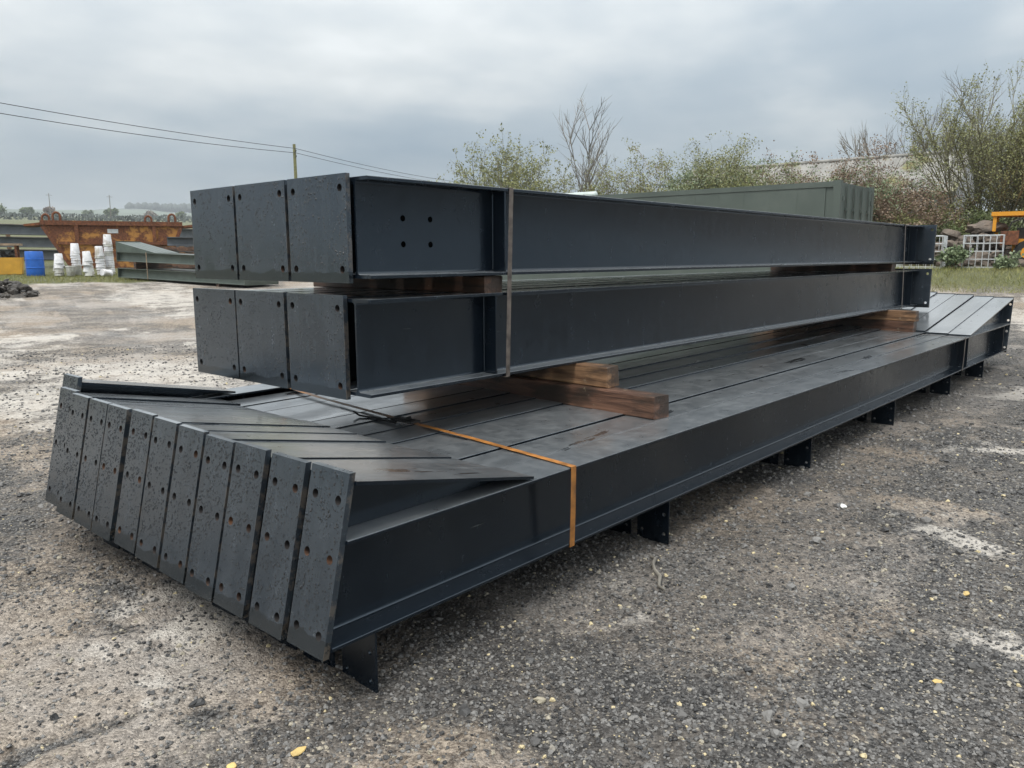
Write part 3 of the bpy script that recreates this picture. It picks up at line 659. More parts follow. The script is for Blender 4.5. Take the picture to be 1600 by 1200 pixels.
# rusty yellow skip
ux, uy = 0.928, -0.373
def skip():
    rz = math.atan2(uy, ux); x0, y0 = 11.65, 35.6
    t = thing('waste_skip', 'large rusty yellow open skip with four lifting eyes', 'skip', (x0, y0, tz(x0 + 2.4, y0 - 0.9) - 0.02), rz)
    Lh, H, Wd = 5.2, 1.92, 1.9; a, bb = 0.95, 4.55           # top length, height, width, floor from a to bb
    tk = 0.03
    prof = [(0.0, H), (Lh, H), (Lh, H - 0.12), (bb, 0.0), (a, 0.0), (0.0, H - 0.12)]
    for y, nm in ((0.0, 'side_wall'), (Wd - tk, 'side_wall')):
        MB().prism(prof, lambda q: (q[0], y, q[1]), lambda q: (q[0], y + tk, q[1])).build(nm, 'skip_panel', t)
    MB().prism([(0, H - 0.12), (a, 0), (a + tk, 0), (tk, H - 0.12)], lambda q: (q[0], tk, q[1]), lambda q: (q[0], Wd - tk, q[1])).build('end_wall', 'skip_panel', t)
    MB().prism([(Lh, H - 0.12), (bb, 0), (bb - tk, 0), (Lh - tk, H - 0.12)], lambda q: (q[0], tk, q[1]), lambda q: (q[0], Wd - tk, q[1])).build('end_wall', 'skip_panel', t)
    MB().box((a, tk, 0), (bb, Wd - tk, 0.03)).build('floor', 'skip_rust', t)
    for y in (-0.085, Wd - 0.035): MB().box((-0.05, y, H - 0.16), (Lh + 0.05, y + 0.12, H + 0.02)).build('top_rim', 'skip_rust', t)
    for x in (-0.62, Lh - 0.02):
        MB().prism([(x, H - 0.22), (x + 0.66, H - 0.16), (x + 0.66, H - 0.05), (x, H - 0.14)], lambda q: (q[0], 0.03, q[1]), lambda q: (q[0], Wd - 0.03, q[1])).build('end_lip', 'skip_rust', t)
    MB().box((0.52, -0.07, 0.98), (Lh - 0.52, -0.002, 1.10)).build('side_rib', 'skip_rust', t)
    for x in (1.15, 4.05): MB().box((x, -0.075, 1.103), (x + 0.14, -0.002, H - 0.162)).build('side_rib', 'skip_rust', t)
    for s0, s1 in (((0.02, H - 0.2), (a + 0.02, 0.0)), ((Lh - 0.02, H - 0.2), (bb - 0.02, 0.0))):
        d = Vector((s1[0] - s0[0], 0, s1[1] - s0[1])).normalized(); n = Vector((-d.z, 0, d.x)) * 0.07
        MB().prism([(s0[0] - n.x, s0[1] - n.z), (s0[0] + n.x, s0[1] + n.z), (s1[0] + n.x, s1[1] + n.z), (s1[0] - n.x, s1[1] - n.z)],
                   lambda q: (q[0], -0.06, q[1]), lambda q: (q[0], -0.003, q[1])).build('corner_rib', 'skip_rust', t)
    for x, y in ((0.55, -0.02), (0.05, Wd), (Lh - 0.35, -0.02), (Lh - 1.2, Wd)):
        pts = [(x - 0.13, y, H - 0.1), (x - 0.13, y, H + 0.2)] + [(x - 0.13 * math.cos(q), y, H + 0.2 + 0.14 * math.sin(q)) for q in (0.5, 1.1, 1.57, 2.0, 2.6)] + [(x + 0.13, y, H + 0.2), (x + 0.13, y, H - 0.1)]
        MB().tube(pts, 0.048, 6).build('lifting_eye', 'skip_rust', t, 60)
    MB().box((2.35, -0.012, 1.45), (2.75, -0.003, 1.62)).build('faded_label', 'galv', t)
skip()

# small yellow tipping bin and scrap beside it
t = thing('tipping_bin', 'small bright yellow tapered bin left of the blue drum', 'bin', on(9.35, 32.6, 0.0), -0.35)
MB().prism([(-0.62, 0.62), (0.55, 0.62), (0.50, 0.02), (-0.42, 0.02)], lambda q: (q[0], 0, q[1]), lambda q: (q[0], 0.03, q[1])).build('side_wall', 'ybin', t)
MB().prism([(-0.62, 0.62), (0.55, 0.62), (0.50, 0.02), (-0.42, 0.02)], lambda q: (q[0], 0.97, q[1]), lambda q: (q[0], 1.0, q[1])).build('side_wall', 'ybin', t)
for x0, x1 in ((-0.62, -0.42), (0.55, 0.50)):
    MB().prism([(x0, 0.62), (x1, 0.02), (x1 + 0.03 * (1 if x0 < 0 else -1), 0.02), (x0 + 0.03 * (1 if x0 < 0 else -1), 0.62)],
               lambda q: (q[0], 0.031, q[1]), lambda q: (q[0], 0.969, q[1])).build('end_wall', 'ybin', t)
MB().box((-0.62, 0.032, 0.46), (0.52, 0.968, 0.52)).build('scrap_fill', 'scrap', t)

def rock_mesh(seed, sx, sy, sz, mat, n=2):
    bm = bmesh.new(); bmesh.ops.create_icosphere(bm, subdivisions=n, radius=1); rs = random.Random(seed)
    o = Vector((rs.uniform(0, 9), rs.uniform(0, 9), rs.uniform(0, 9)))
    from mathutils import noise as mn
    for v in bm.verts:
        k = 1 + 0.55 * mn.noise(v.co * 1.3 + o); v.co = Vector((v.co.x * sx * k, v.co.y * sy * k, v.co.z * sz * k))
    me = bpy.data.meshes.new('rock'); bm.to_mesh(me); bm.free(); me.materials.append(M[mat]); return me
def heap(name, label, cat, cx, cy, rx, ry, hz, n, mat, smin, smax, part, dz=0.0):
    t = thing(name, label, cat, on(cx, cy, dz)); rs = random.Random(n)
    ms = [rock_mesh(k + n, 1, rs.uniform(.6, .9), rs.uniform(.4, .7), mat) for k in range(5)]
    for k in range(n):
        a = rs.uniform(0, 6.28); q = math.sqrt(rs.random()); x, y = rx * q * math.cos(a), ry * q * math.sin(a)
        o = link(part, ms[k % 5], t, (x, y, max(0.02, hz * (1 - q ** 1.6) * rs.uniform(.7, 1.05)))); sc = rs.uniform(smin, smax)
        o.scale = (sc, sc, sc); o.rotation_euler = (rs.uniform(-.5, .5), rs.uniform(-.5, .5), rs.uniform(0, 6))
    return t
heap('rubble_heap', 'dark heap of broken stone at the left edge of the yard', 'rubble', 6.55, 24.9, 1.35, 1.2, 0.55, 130, 'scrap', 0.05, 0.17, 'stone')
# low steel trestle piled with scrap behind the yellow bin
t = thing('scrap_bench', 'low rusty trestle heaped with dark scrap left of the skip', 'bench', on(9.2, 34.4), -0.38)
MB().box((-1.3, 0, 0.98), (1.2, 1.0, 1.06)).build('top', 'tan', t)
for x in (-1.2, -0.1, 1.0):
    for y in (0.05, 0.87): MB().box((x, y, 0), (x + 0.08, y + 0.08, 0.978)).build('leg', 'skip_rust', t)
rs = random.Random(4); rm = [rock_mesh(60 + k, 1, .6, .5, 'scrap') for k in range(4)]
for k in range(26):
    o = link('scrap_piece', rm[k % 4], t, (rs.uniform(-1.2, 1.1), rs.uniform(0.05, 0.9), 0.12 + rs.random() * 0.6)); q = rs.uniform(.10, .26); o.scale = (q * 1.6, q, q)
    o.rotation_euler = (rs.random(), rs.random(), rs.random() * 6)

# nested stacks of buckets
bp = [(0.118, 0.0), (0.128, 0.012), (0.150, 0.325), (0.160, 0.328), (0.162, 0.36), (0.152, 0.372), (0.146, 0.37), (0.140, 0.30), (0.122, 0.03)]
BK = {k: MB().lathe(bp, 14).mesh('bucket', k, 40) for k in ('bucket', 'bucket_grey', 'bucket_rust')}
def bucket_stack(x, y, n, step, mat, where, tilt=0.0, start=0.0, inv=True):
    rs = random.Random(int(x * 100)); base = tz(x, y) + start
    for k in range(n):
        o = link('bucket', BK[mat if rs.random() > .12 else 'bucket_grey'])
        jz = base + k * step
        o.location = (x + tilt * k * step + rs.uniform(-.006, .006), y + rs.uniform(-.006, .006), jz + (0.372 if inv else 0)); o.scale = (1, 1, 1)
        o.rotation_euler = (math.pi if inv else 0, tilt * (1 if not inv else -1), rs.random() * 6)
        NTH = ('bottom', 'second', 'third', 'fourth', 'fifth', 'sixth', 'seventh', 'eighth', 'ninth', 'tenth', 'eleventh', 'twelfth', 'thirteenth')
        pos = 'top' if k == n - 1 else NTH[k]
        tag(o, (f'white bucket, {pos} one of {where}' if pos in ('top', 'bottom') else f'white bucket, {pos} from the bottom of {where}') if n > 1 else where, 'bucket', f'buckets nested in {where}' if n > 1 else None)
bucket_stack(10.62, 31.2, 6, 0.085, 'bucket', 'the stack beside the blue drum', 0.10, 0.0)
bucket_stack(10.92, 30.9, 1, 0.09, 'bucket_grey', 'single dirty grey bucket standing between two white bucket stacks', inv=False)
bucket_stack(11.28, 31.25, 1, 0.09, 'bucket_rust', 'rusty brown tin under a stack of white buckets', inv=False)
bucket_stack(11.26, 31.25, 6, 0.085, 'bucket', 'the stack on the rusty tin', -0.02, 0.36)
bucket_stack(11.42, 30.55, 8, 0.075, 'bucket', 'the leaning stack before the tin', -0.10, 0.0)
bucket_stack(12.05, 31.1, 9, 0.085, 'bucket', 'the stack left of the tallest', -0.03, 0.0)
bucket_stack(12.42, 31.2, 14, 0.085, 'bucket', 'the tallest stack', -0.015, 0.0)
o = link('bucket', BK['bucket']); o.location = on(11.78, 30.35, 0.14); o.rotation_euler = (0.3, 1.75, 0.7)
tag(o, 'white bucket lying on its side in the grass', 'bucket')

# stack of green rafters: runs from the buckets towards the camera, end faces to the right
def green_stack():
    ax, ay, bx, by = 11.75, 28.9, 13.15, 22.95
    dx, dy = bx - ax, by - ay; ln = math.hypot(dx, dy); rz = math.atan2(dy, dx)
    za, zb = tz(ax, ay) + 0.06, tz(bx, by) + 0.10; sl = math.atan2(za - zb, ln)
    prof = i_profile(0.32, 0.23, 0.016, 0.012, 0.012)
    sec = MB().prism(prof, lambda q: (0, q[0], q[1]), lambda q: (ln, q[0], q[1])).mesh('section', 'green_steel', 40)
    b = MB(); b.prism([(0.0, 0.66), (0.0, 0.322), (2.0, 0.322), (2.0, 0.336), (0.03, 0.66)], lambda q: (q[0], -0.115, q[1]), lambda q: (q[0], 0.115, q[1])); hau = b.mesh('haunch', 'green_steel')
    pl = MB().box((-0.02, -0.12, -0.02), (-0.001, 0.12, 0.69)).mesh('end_plate', 'green_steel')
    pl2 = MB().box((ln + 0.001, -0.12, -0.01), (ln + 0.02, 0.12, 0.33)).mesh('end_plate', 'green_steel')
    names = ['nearest the buckets side', 'second', 'third', 'fourth', 'fifth', 'farthest right']
    for lay, z0, n in (('lower', 0.0, 6), ('upper', 0.56, 4)):
        for k in range(n):
            off = 0.12 + k * 0.245
            # +90 degrees from the run direction is the right-hand (far) side
            px, py = ax - math.sin(rz) * off, ay + math.cos(rz) * off
            lab = f'olive green rafter, {lay} layer of the distant stack, ' + ('on its left side' if k == 0 else f'{ORD[k]} from its left')
            t = thing('green_rafter', lab, 'steel beam', (px, py, za + z0), rz, 'green rafters stacked behind the yard', ry=sl)
            link('beam_section', sec, t); link('end_plate', pl2, t)
            if lay == 'upper': link('haunch', hau, t); link('end_plate', pl, t)
            else: link('end_plate', MB().box((-0.02, -0.118, -0.01), (-0.001, 0.118, 0.33)).mesh('end_plate', 'green_steel'), t)
    for s_ in (0.9, 4.9):
        for z0, hz in ((-0.16, 0.155), (0.324, 0.232)):
            px, py = ax + dx / ln * s_, ay + dy / ln * s_
            o = MB().box((-0.06, 0.02, 0), (0.06, 1.5, hz)).build('timber_bearer', 'wood_dark'); o.location = (px, py, za - math.sin(sl) * s_ + z0); o.rotation_euler = (0, sl, rz)
            tag(o, f'timber bearer {"between the layers" if z0 > 0 else "under the lower layer"} of the green stack, {"left" if s_ < 2 else "right"} one', 'timber')
    px, py = ax + dx / ln * 1.55, ay + dy / ln * 1.55; zz0 = za - math.sin(sl) * 1.55
    b = MB(); b.box((px - 0.012, py - 0.02, zz0 - 0.02), (px + 0.012, py - 0.005, zz0 + 0.9)); o = b.build('steel_strap', 'tan'); tag(o, 'thin vertical band on the side of the green stack', 'strap')
green_stack()

# grey beams piled behind the skip
gx0, gy0 = 6.5, 43.5; grz = -0.26
gsec = {}
for lay in range(3):
    b = MB(); ln = 17.0; prof = i_profile(0.46, 0.22, 0.03, 0.02, 0.02)
    gsec[lay] = b.prism(prof, lambda q: (0, q[0], q[1]), lambda q: (ln, q[0], q[1])).mesh('section', 'grey_steel', 40)
cap = MB().box((0.02, -0.105, 0.461), (16.98, 0.105, 0.475)).mesh('top_flange', 'tan')
for lay in range(3):
    for k in range(3):
        off = k * 0.27
        t = thing('grey_beam', f'long grey steel beam behind the skip, {("bottom","middle","top")[lay]} layer, {("front","middle","back")[k]} row', 'steel beam',
                  (gx0 - math.sin(grz) * off, gy0 + math.cos(grz) * off, tz(12, 42) + 0.12 + lay * 0.57), grz, 'grey beams piled behind the skip', ry=0.012)
        link('beam_section', gsec[lay], t); link('top_flange', cap, t)
    for s_ in (1.5, 6.0, 11.0, 15.0):
        o = MB().box((-0.08, -0.15, 0), (0.08, 0.9, 0.09)).build('timber_bearer', 'wood_pale'); o.rotation_euler = (0, 0.012, grz)
        o.location = (gx0 + math.cos(grz) * s_, gy0 + math.sin(grz) * s_, tz(12, 42) + 0.12 + lay * 0.57 - 0.092 - 0.012 * s_)
        tag(o, f'timber bearer under {("bottom","middle","top")[lay]} layer of grey beams behind the skip, {({1.5: "leftmost", 6.0: "second from left", 11.0: "third from left", 15.0: "rightmost"})[s_]}', 'timber', 'bearers under the grey beams')
# lone dark beam lying on pallets at the right of the skip
t = thing('short_beam', 'short blue grey beam with pale top flange, right of the skip', 'steel beam', (15.6, 33.2, tz(15.6, 33.2) + 0.95), -0.5)
MB().prism(i_profile(0.36, 0.3, 0.03, 0.02, 0.02), lambda q: (0, q[0], q[1]), lambda q: (3.2, q[0], q[1])).build('beam_section', 'grey_steel', t)
for k in range(4):
    t = thing('pallet', f'rusty brown pallet under the short blue grey beam, {("bottom","second","third","top")[k]} of the pile', 'pallet', (15.3, 33.3, tz(15.6, 33.2) + 0.01 + k * 0.235), -0.5)
    for y in (-0.5, 0, 0.5): MB().box((0, y, 0), (2.6, y + 0.1, 0.17)).build('runner', 'wood_dark', t)
    for x in range(7): MB().box((0.05 + x * 0.37, -0.5, 0.172), (0.25 + x * 0.37, 0.6, 0.2)).build('deck_board', 'wood_pale', t)

# telegraph pole and its two lines
def pole(x, y, ht, label, rad0=0.14, arm=False, mat='pole'):
    t = thing('telegraph_pole', label, 'pole', on(x, y, -0.3))
    MB().tube([(0, 0, 0), (0.0, 0, ht * 0.5), (-0.02, 0, ht + 0.3)], [rad0, rad0 * .85, rad0 * .7], 8).build('shaft', mat, t, 60)
    if arm: MB().box((-1.3, -0.07, ht - 0.6), (1.3, 0.07, ht - 0.45)).build('cross_arm', mat, t)
    else:
        for k in range(2): MB().tube([(0, -0.12, ht - 0.3 - 0.45 * k), (0, -0.22, ht - 0.28 - 0.45 * k), (0, -0.22, ht - 0.16 - 0.45 * k)], 0.035, 6).build('insulator', 'wire', t)
    return t
pt = Vector((38.68, 58.35, 10.45))
pole(38.68, 58.35, 10.75 - tz(38.68, 58.35), 'greenish weathered telegraph pole rising behind the column stack', 0.17)
def wire(a, b, sag, label):
    P = [Vector(a).lerp(Vector(b), k / 24) - Vector((0, 0, sag * 4 * (k / 24) * (1 - k / 24))) for k in range(25)]
    tag(MB().tube(P, 0.022, 5).build('overhead_wire', 'wire', None, 60), label, 'wire')
wire((3.0, 49.2, 10.55), (38.68, 58.2, 10.40), 0.35, 'upper overhead wire running left from the telegraph pole')
wire((3.0, 49.2, 10.0), (38.68, 58.2, 10.05), 0.45, 'lower overhead wire running left from the telegraph pole')
wire((38.68, 58.2, 10.40), (95, 84.4, 12.4), 0.7, 'upper overhead wire running right from the telegraph pole')
wire((38.68, 58.2, 10.05), (95, 84.0, 11.9), 0.7, 'lower overhead wire running right from the telegraph pole')
for i, (px_az, d, lb) in enumerate(((1.292, 470, 'farthest left'), (1.245, 430, 'second from the left'), (1.187, 420, 'right of the skip eyes'), (1.10, 520, 'rightmost'))):
    pole(d * math.cos(px_az), d * math.sin(px_az), 11.5, f'faint far-off power pole on the fields, {lb}', 0.22, True, 'bark_grey')

# ------------------------------------------------------------------ vegetation
class Plant:
    def __init__(s, seed): s.r = random.Random(seed); s.w = MB(); s.lv = []; s.lf = []
    def leaf(s, p, size):
        r = s.r; a = Vector((r.uniform(-1, 1), r.uniform(-1, 1), r.uniform(-.4, 1))).normalized(); b = a.orthogonal().normalized()
        b = (b * math.cos(1.0) + a.cross(b) * r.uniform(-1, 1)).normalized() * size * r.uniform(.35, .6); a = a * size * r.uniform(.7, 1.3)
        o = len(s.lv); s.lv += [p, p + a * 0.5 + b, p + a, p + a * 0.5 - b]; s.lf.append((o, o + 1, o + 2, o + 3))
    def branch(s, p, d, ln, rad, lev, cfg):
        r = s.r; n = 4 if lev < 2 else 3; pts = [p]; dirs = [d]
        for k in range(n):
            d = (d + Vector((r.gauss(0, cfg['wob']), r.gauss(0, cfg['wob']), r.gauss(0, cfg['wob']) + cfg['up']))).normalized()
            p = p + d * ln / n; pts.append(p); dirs.append(d)
        s.w.tube(pts, [rad * (1 - 0.75 * k / n) for k in range(n + 1)], 5 if lev == 0 else 3, cap=False)
        if lev >= cfg['lev'] - 1:
            for k in range(cfg['leaf']):
                q = r.random(); i = min(int(q * n), n - 1); s.leaf(pts[i].lerp(pts[i + 1], q * n - i) + Vector((r.gauss(0, .5), r.gauss(0, .5), r.gauss(0, .5))) * cfg['jit'], cfg['size'])
        if lev < cfg['lev'] - 1:
            for k in range(cfg['kids'][lev]):
                q = r.uniform(cfg['from'], 1.0); i = min(int(q * n), n - 1); bp_ = pts[i].lerp(pts[i + 1], q * n - i)
                o = dirs[i].orthogonal().normalized(); a = r.uniform(0, 6.283); o = o * math.cos(a) + dirs[i].cross(o) * math.sin(a)
                sp = r.uniform(*cfg['spread']); nd = (dirs[i] * math.cos(sp) + o * math.sin(sp)).normalized()
                s.branch(bp_, nd, ln * r.uniform(*cfg['ratio']) * (1.15 - 0.4 * q), rad * 0.5, lev + 1, cfg)
    def grow(s, name, label, cat, loc, stems, ht, rad, fan, cfg, bark, leaf, group=None, foot=0.15, lean=(0, 0)):
        r = s.r
        for k in range(stems):
            a = r.uniform(0, 6.283); f = fan * math.sqrt(r.random()) if stems > 1 else 0.02
            d = Vector((math.cos(a) * math.sin(f) + lean[0], math.sin(a) * math.sin(f) + lean[1], math.cos(f))).normalized()
            s.branch(Vector((r.uniform(-1, 1) * foot, r.uniform(-1, 1) * foot, -0.1)), d, ht * r.uniform(.6, 1.0), rad * r.uniform(.6, 1), 0, cfg)
        t = thing(name, label, cat, loc, 0, group)
        s.w.build('branches', bark, t)
        if s.lv:
            me = bpy.data.meshes.new('foliage'); me.from_pydata(s.lv, [], s.lf); me.materials.append(M[leaf]); link('foliage', me, t)
        return t
C = lambda **k: dict(dict(wob=.10, up=.03, lev=4, kids=(7, 5, 4), spread=(.35, .8), ratio=(.40, .62), leaf=5, jit=.10, size=.07), **{('from' if a == 'frm' else a): b for a, b in k.items()}, **({} if 'frm' in k else {'from': .25}))
# big sparse willow-like tree on the right
Plant(11).grow('tree', 'tall sparse green tree with many fanning stems at the right edge', 'tree', on(31.2, 5.95, -0.1), 28, 5.4, 0.045, 0.70,
    C(kids=(10, 6, 4), leaf=4, size=.052, jit=.12, spread=(.2, .6), up=.05, ratio=(.38, .58)), 'bark', 'leaf_olive', foot=.5, lean=(0, -.06))
Plant(15).grow('tree', 'second sparse green tree leaning out of frame behind the yellow digger', 'tree', on(33.0, 4.6, -0.1), 16, 4.6, 0.045, 0.6,
    C(kids=(10, 6, 4), leaf=4, size=.052, jit=.12, spread=(.2, .6), up=.05, ratio=(.38, .58)), 'bark', 'leaf_olive', foot=.5)
# bare sapling and bush over the column stack
Plant(21).grow('bare_sapling', 'bare leafless sapling against the sky above the column stack', 'tree', on(24.9, 17.9, -0.1), 4, 5.3, 0.045, 0.46,
    C(lev=3, kids=(15, 7), leaf=0, spread=(.35, .7), ratio=(.28, .45), up=.04, wob=.05), 'bark_grey', 'leaf_brown', foot=.15)
Plant(23).grow('bush', 'rounded olive green bush beside the bare sapling', 'bush', on(23.9, 21.6, -0.1), 30, 3.7, 0.03, 0.52,
    C(kids=(7, 5, 3), leaf=5, size=.07, jit=.10, up=.01), 'bark', 'leaf_olive', foot=.6)
Plant(24).grow('bush', 'low yellowish bush left of the rounded olive bush', 'bush', on(23.2, 23.6, -0.1), 18, 2.9, 0.025, 0.7,
    C(kids=(6, 5, 3), leaf=5, size=.07, jit=.10), 'twig_brown', 'leaf_olive', foot=.6)
Plant(25).grow('bush', 'pale brown twiggy shrub at the left end of the hedge', 'bush', on(22.8, 25.3, -0.1), 14, 2.6, 0.02, 0.6,
    C(kids=(6, 5, 3), leaf=1, size=.05, jit=.08), 'twig_brown', 'leaf_brown', foot=.7)
HB = [(25.8, 16.4, 3.9, 'leaf_olive', 'twig_brown', 'leafy arching shrub right of the bare sapling', .75), (27.3, 15.4, 3.9, 'leaf_pale', 'bark', 'pale green shrub above the middle of the dark container', .7),
      (28.6, 14.4, 4.3, 'leaf_olive', 'bark', 'tallest olive shrub above the dark container', .65), (29.2, 13.3, 3.8, 'leaf_green', 'twig_brown', 'green shrub right of the tallest olive shrub', .65),
      (30.4, 12.3, 3.6, 'leaf_brown', 'twig_brown', 'brown bramble thicket before the mossy roof, left part', .7), (30.8, 11.0, 3.9, 'leaf_brown', 'twig_brown', 'brown bramble thicket above the container doors', .7),
      (29.6, 9.9, 3.3, 'leaf_pale', 'twig_brown', 'pale leaved bramble right behind the container doors', .75), (29.2, 8.8, 3.0, 'leaf_brown', 'twig_brown', 'dark brown bramble mound right of the container', .8),
      (29.6, 7.9, 2.7, 'leaf_olive', 'twig_brown', 'low mixed bramble at the foot of the tall sparse tree', .8), (30.2, 5.6, 2.0, 'leaf_green', 'bark', 'low green shrub behind the rubble and cages', .8)]
for i, (x, y, h, lf, bk, lb, fan) in enumerate(HB):
    Plant(40 + i).grow('bush', lb, 'bush', on(x, y, -0.1), 24, h * (0.86 if x < 29.0 else 0.88 if y > 8 else 0.7), 0.022, fan, C(kids=(8, 6, 4), leaf=4, size=.058, jit=.14, up=-.005, wob=.16), bk, lf, 'bushes of the overgrown hedge', foot=.8)
for i, (x, y, h, lb) in enumerate(((57.5, 17.4, 6.2, 'bare grey tree far behind the mossy roof, left one'), (58.5, 15.4, 7.0, 'bare grey tree far behind the mossy roof, middle one'), (60, 13.4, 7.6, 'bare grey tree far behind the mossy roof, right one'))):
    Plant(70 + i).grow('bare_tree', lb, 'tree', on(x, y, -0.1), 7, h, 0.10, 0.45, C(kids=(9, 6, 3), leaf=0, up=.06, spread=(.2, .5)), 'bark_grey', 'leaf_brown', 'bare trees behind the shed', foot=.8)
Plant(90).grow('bramble', 'leafy green bramble climbing between the two wire cages', 'bush', on(26.15, 5.87, 0.0), 10, 0.62, 0.010, 0.30, C(lev=3, kids=(6, 4), leaf=7, size=.085, jit=.10), 'twig_brown', 'leaf_pale', foot=.14)
Plant(91).grow('bramble', 'small leafy bramble at the right end of the cages', 'bush', on(26.5, 4.55, 0.0), 6, 0.42, 0.008, 0.6, C(lev=3, kids=(5, 4), leaf=6, size=.08, jit=.10), 'twig_brown', 'leaf_pale', foot=.2)
# far hedgerow trees on the fields
for i in range(11):
    az = 1.33 - i * 0.030 + random.uniform(-.008, .008); d = random.uniform(560, 760); h = random.uniform(3.5, 7)
    Plant(120 + i).grow('field_tree', f'tiny hazy tree on the far fields, {("leftmost",)[0] if i == 0 else ORD[i]+" from the left"}', 'tree', on(d * math.cos(az), d * math.sin(az), -0.3), 5, h, 0.2, 0.6,
        C(lev=3, kids=(7, 6), leaf=8, size=1.3, jit=.9), 'bark', 'leaf_green' if i % 3 else 'leaf_brown', 'trees on the far fields', foot=1.5)
# distant wood on the ridge (reads as one mass)
rs = random.Random(3); b = MB()
for k in range(260):
    az = rs.uniform(1.085, 1.17); d = rs.uniform(1700, 1800); h = rs.uniform(9, 15); x, y = d * math.cos(az), d * math.sin(az); zb = 92
    b.lathe([(2, 0), (6, h * .35), (5.5, h * .7), (2, h), (0.1, h * 1.04)], 6, (x, y, zb))
o = b.build('far_wood', 'wood_far', None, 80); kind(o, 'stuff'); o['label'] = 'hazy dark wood along the far ridge'
# hedgerow band across the fields
b = MB()
for k in range(7000):
    az = rs.uniform(0.88, 1.42); d = rs.choice((430, 540, 680)) + rs.uniform(-3, 3) + 60 * math.sin(az * 9); x, y = d * math.cos(az), d * math.sin(az)
    hm = 1.0 + 2.2 * float(fbm(az * 90, d * .02, 1.0, 2)); z = tz(x, y) + rs.random() * hm; q = rs.uniform(.3, .8)
    p = Vector((x, y, z)); a = Vector((rs.gauss(0, 1), rs.gauss(0, 1), rs.gauss(0, 1))).normalized(); c_ = a.orthogonal().normalized()
    b.add([p - a * q, p + c_ * q, p + a * q, p - c_ * q], [(0, 1, 2, 3)])
o = b.build('far_hedgerow', 'wood_far'); kind(o, 'stuff'); o['label'] = 'dark hedgerows crossing the far fields'

def grass(name, label, n, fn, hmin, hmax):
    rs = random.Random(n); vs = []; fs = []
    while len(fs) < n:
        q = fn(rs)
        if q is None: continue
        x, y = q; z = float(ground_z(x, y)); h = rs.uniform(hmin, hmax); a = rs.uniform(0, 6.28); w_ = h * rs.uniform(.06, .13); k = len(vs)
        lx, ly = rs.gauss(0, .35) * h, rs.gauss(0, .35) * h
        vs += [(x - math.cos(a) * w_, y - math.sin(a) * w_, z - .01), (x + math.cos(a) * w_, y + math.sin(a) * w_, z - .01), (x + lx, y + ly, z + h)]; fs.append((k, k + 1, k + 2))
    me = bpy.data.meshes.new(name); me.from_pydata(vs, [], fs); me.materials.append(M['grass']); o = link(name, me); kind(o, 'stuff'); o['label'] = label
def verge(rs):
    az = rs.uniform(0.02, 0.50); d = 24.6 + abs(rs.gauss(0, 1.6)); return (d * math.cos(az), d * math.sin(az)) if d < 30 else None
grass('grass_verge', 'rough grass along the verge below the wire cages', 15000, verge, 0.03, 0.11)
def strip(rs):
    az = rs.uniform(1.11, 1.30); d = rs.uniform(29.8, 34.5); return (d * math.cos(az), d * math.sin(az)) if rs.random() < .9 else None
grass('grass_strip', 'short green grass around the drum and buckets', 9000, strip, 0.03, 0.10)

# ------------------------------------------------------------------ right background
# dark green shipping container
def container():
    x0, y0 = 16.93, 6.02; zb = tz(17, 9) - 0.05; W_, L_, Hh = 2.44, 12.19, 3.07 - zb
    t = thing('shipping_container', 'long dark olive green shipping container behind the steel stacks', 'container', (x0, y0, zb), 0.05)
    MB().box((0.02, 0.02, 0.15), (W_ - 0.02, L_ - 0.02, Hh - 0.05)).build('body', 'container', t)
    MB().box((-0.02, 0, Hh - 0.13), (0.05, L_, Hh - 0.02)).build('top_rail', 'container', t)
    MB().box((-0.02, 0, 0), (0.06, L_, 0.16)).build('bottom_rail', 'container', t)
    MB().box((0.06, 0.06, Hh - 0.048), (W_ - 0.06, L_ - 0.06, Hh - 0.02)).build('roof', 'container', t)
    k = 0
    y = 0.28
    while y < L_ - 0.2:                                    # shallow side panels between seams
        MB().box((-0.003 - 0.002 * (k % 2), y, 0.17), (0.0195, y + 0.583, Hh - 0.135)).build('side_panel', 'container', t); y += 0.585; k += 1
    for x in (-0.03, W_ - 0.12):
        for yy in (-0.03, L_ - 0.12): MB().box((x, yy, -0.01), (x + 0.15, yy + 0.15, Hh)).build('corner_post', 'container', t)
    for i in range(2):
        xa = 0.13 + i * 1.09; d = MB().box((xa, -0.02, 0.2), (xa + 1.08, 0.015, Hh - 0.12)).build('door', 'container', t)
        for xx in (0.25, 0.78):
            MB().tube([(xa + xx, -0.055, 0.1), (xa + xx, -0.055, Hh - 0.06)], 0.022, 8).build('locking_bar', 'container', d, 60)
            for zz in (0.4, 1.1, 2.3): MB().box((xa + xx - 0.05, -0.07, zz), (xa + xx + 0.05, -0.021, zz + 0.06)).build('bar_bracket', 'container', d)
        for zz in (0.5, 1.2, 1.9, 2.5): MB().box((xa + (0 if i == 0 else 1.0), -0.05, zz), (xa + (0.08 if i == 0 else 1.08), -0.021, zz + 0.09)).build('hinge', 'container', d)
container()
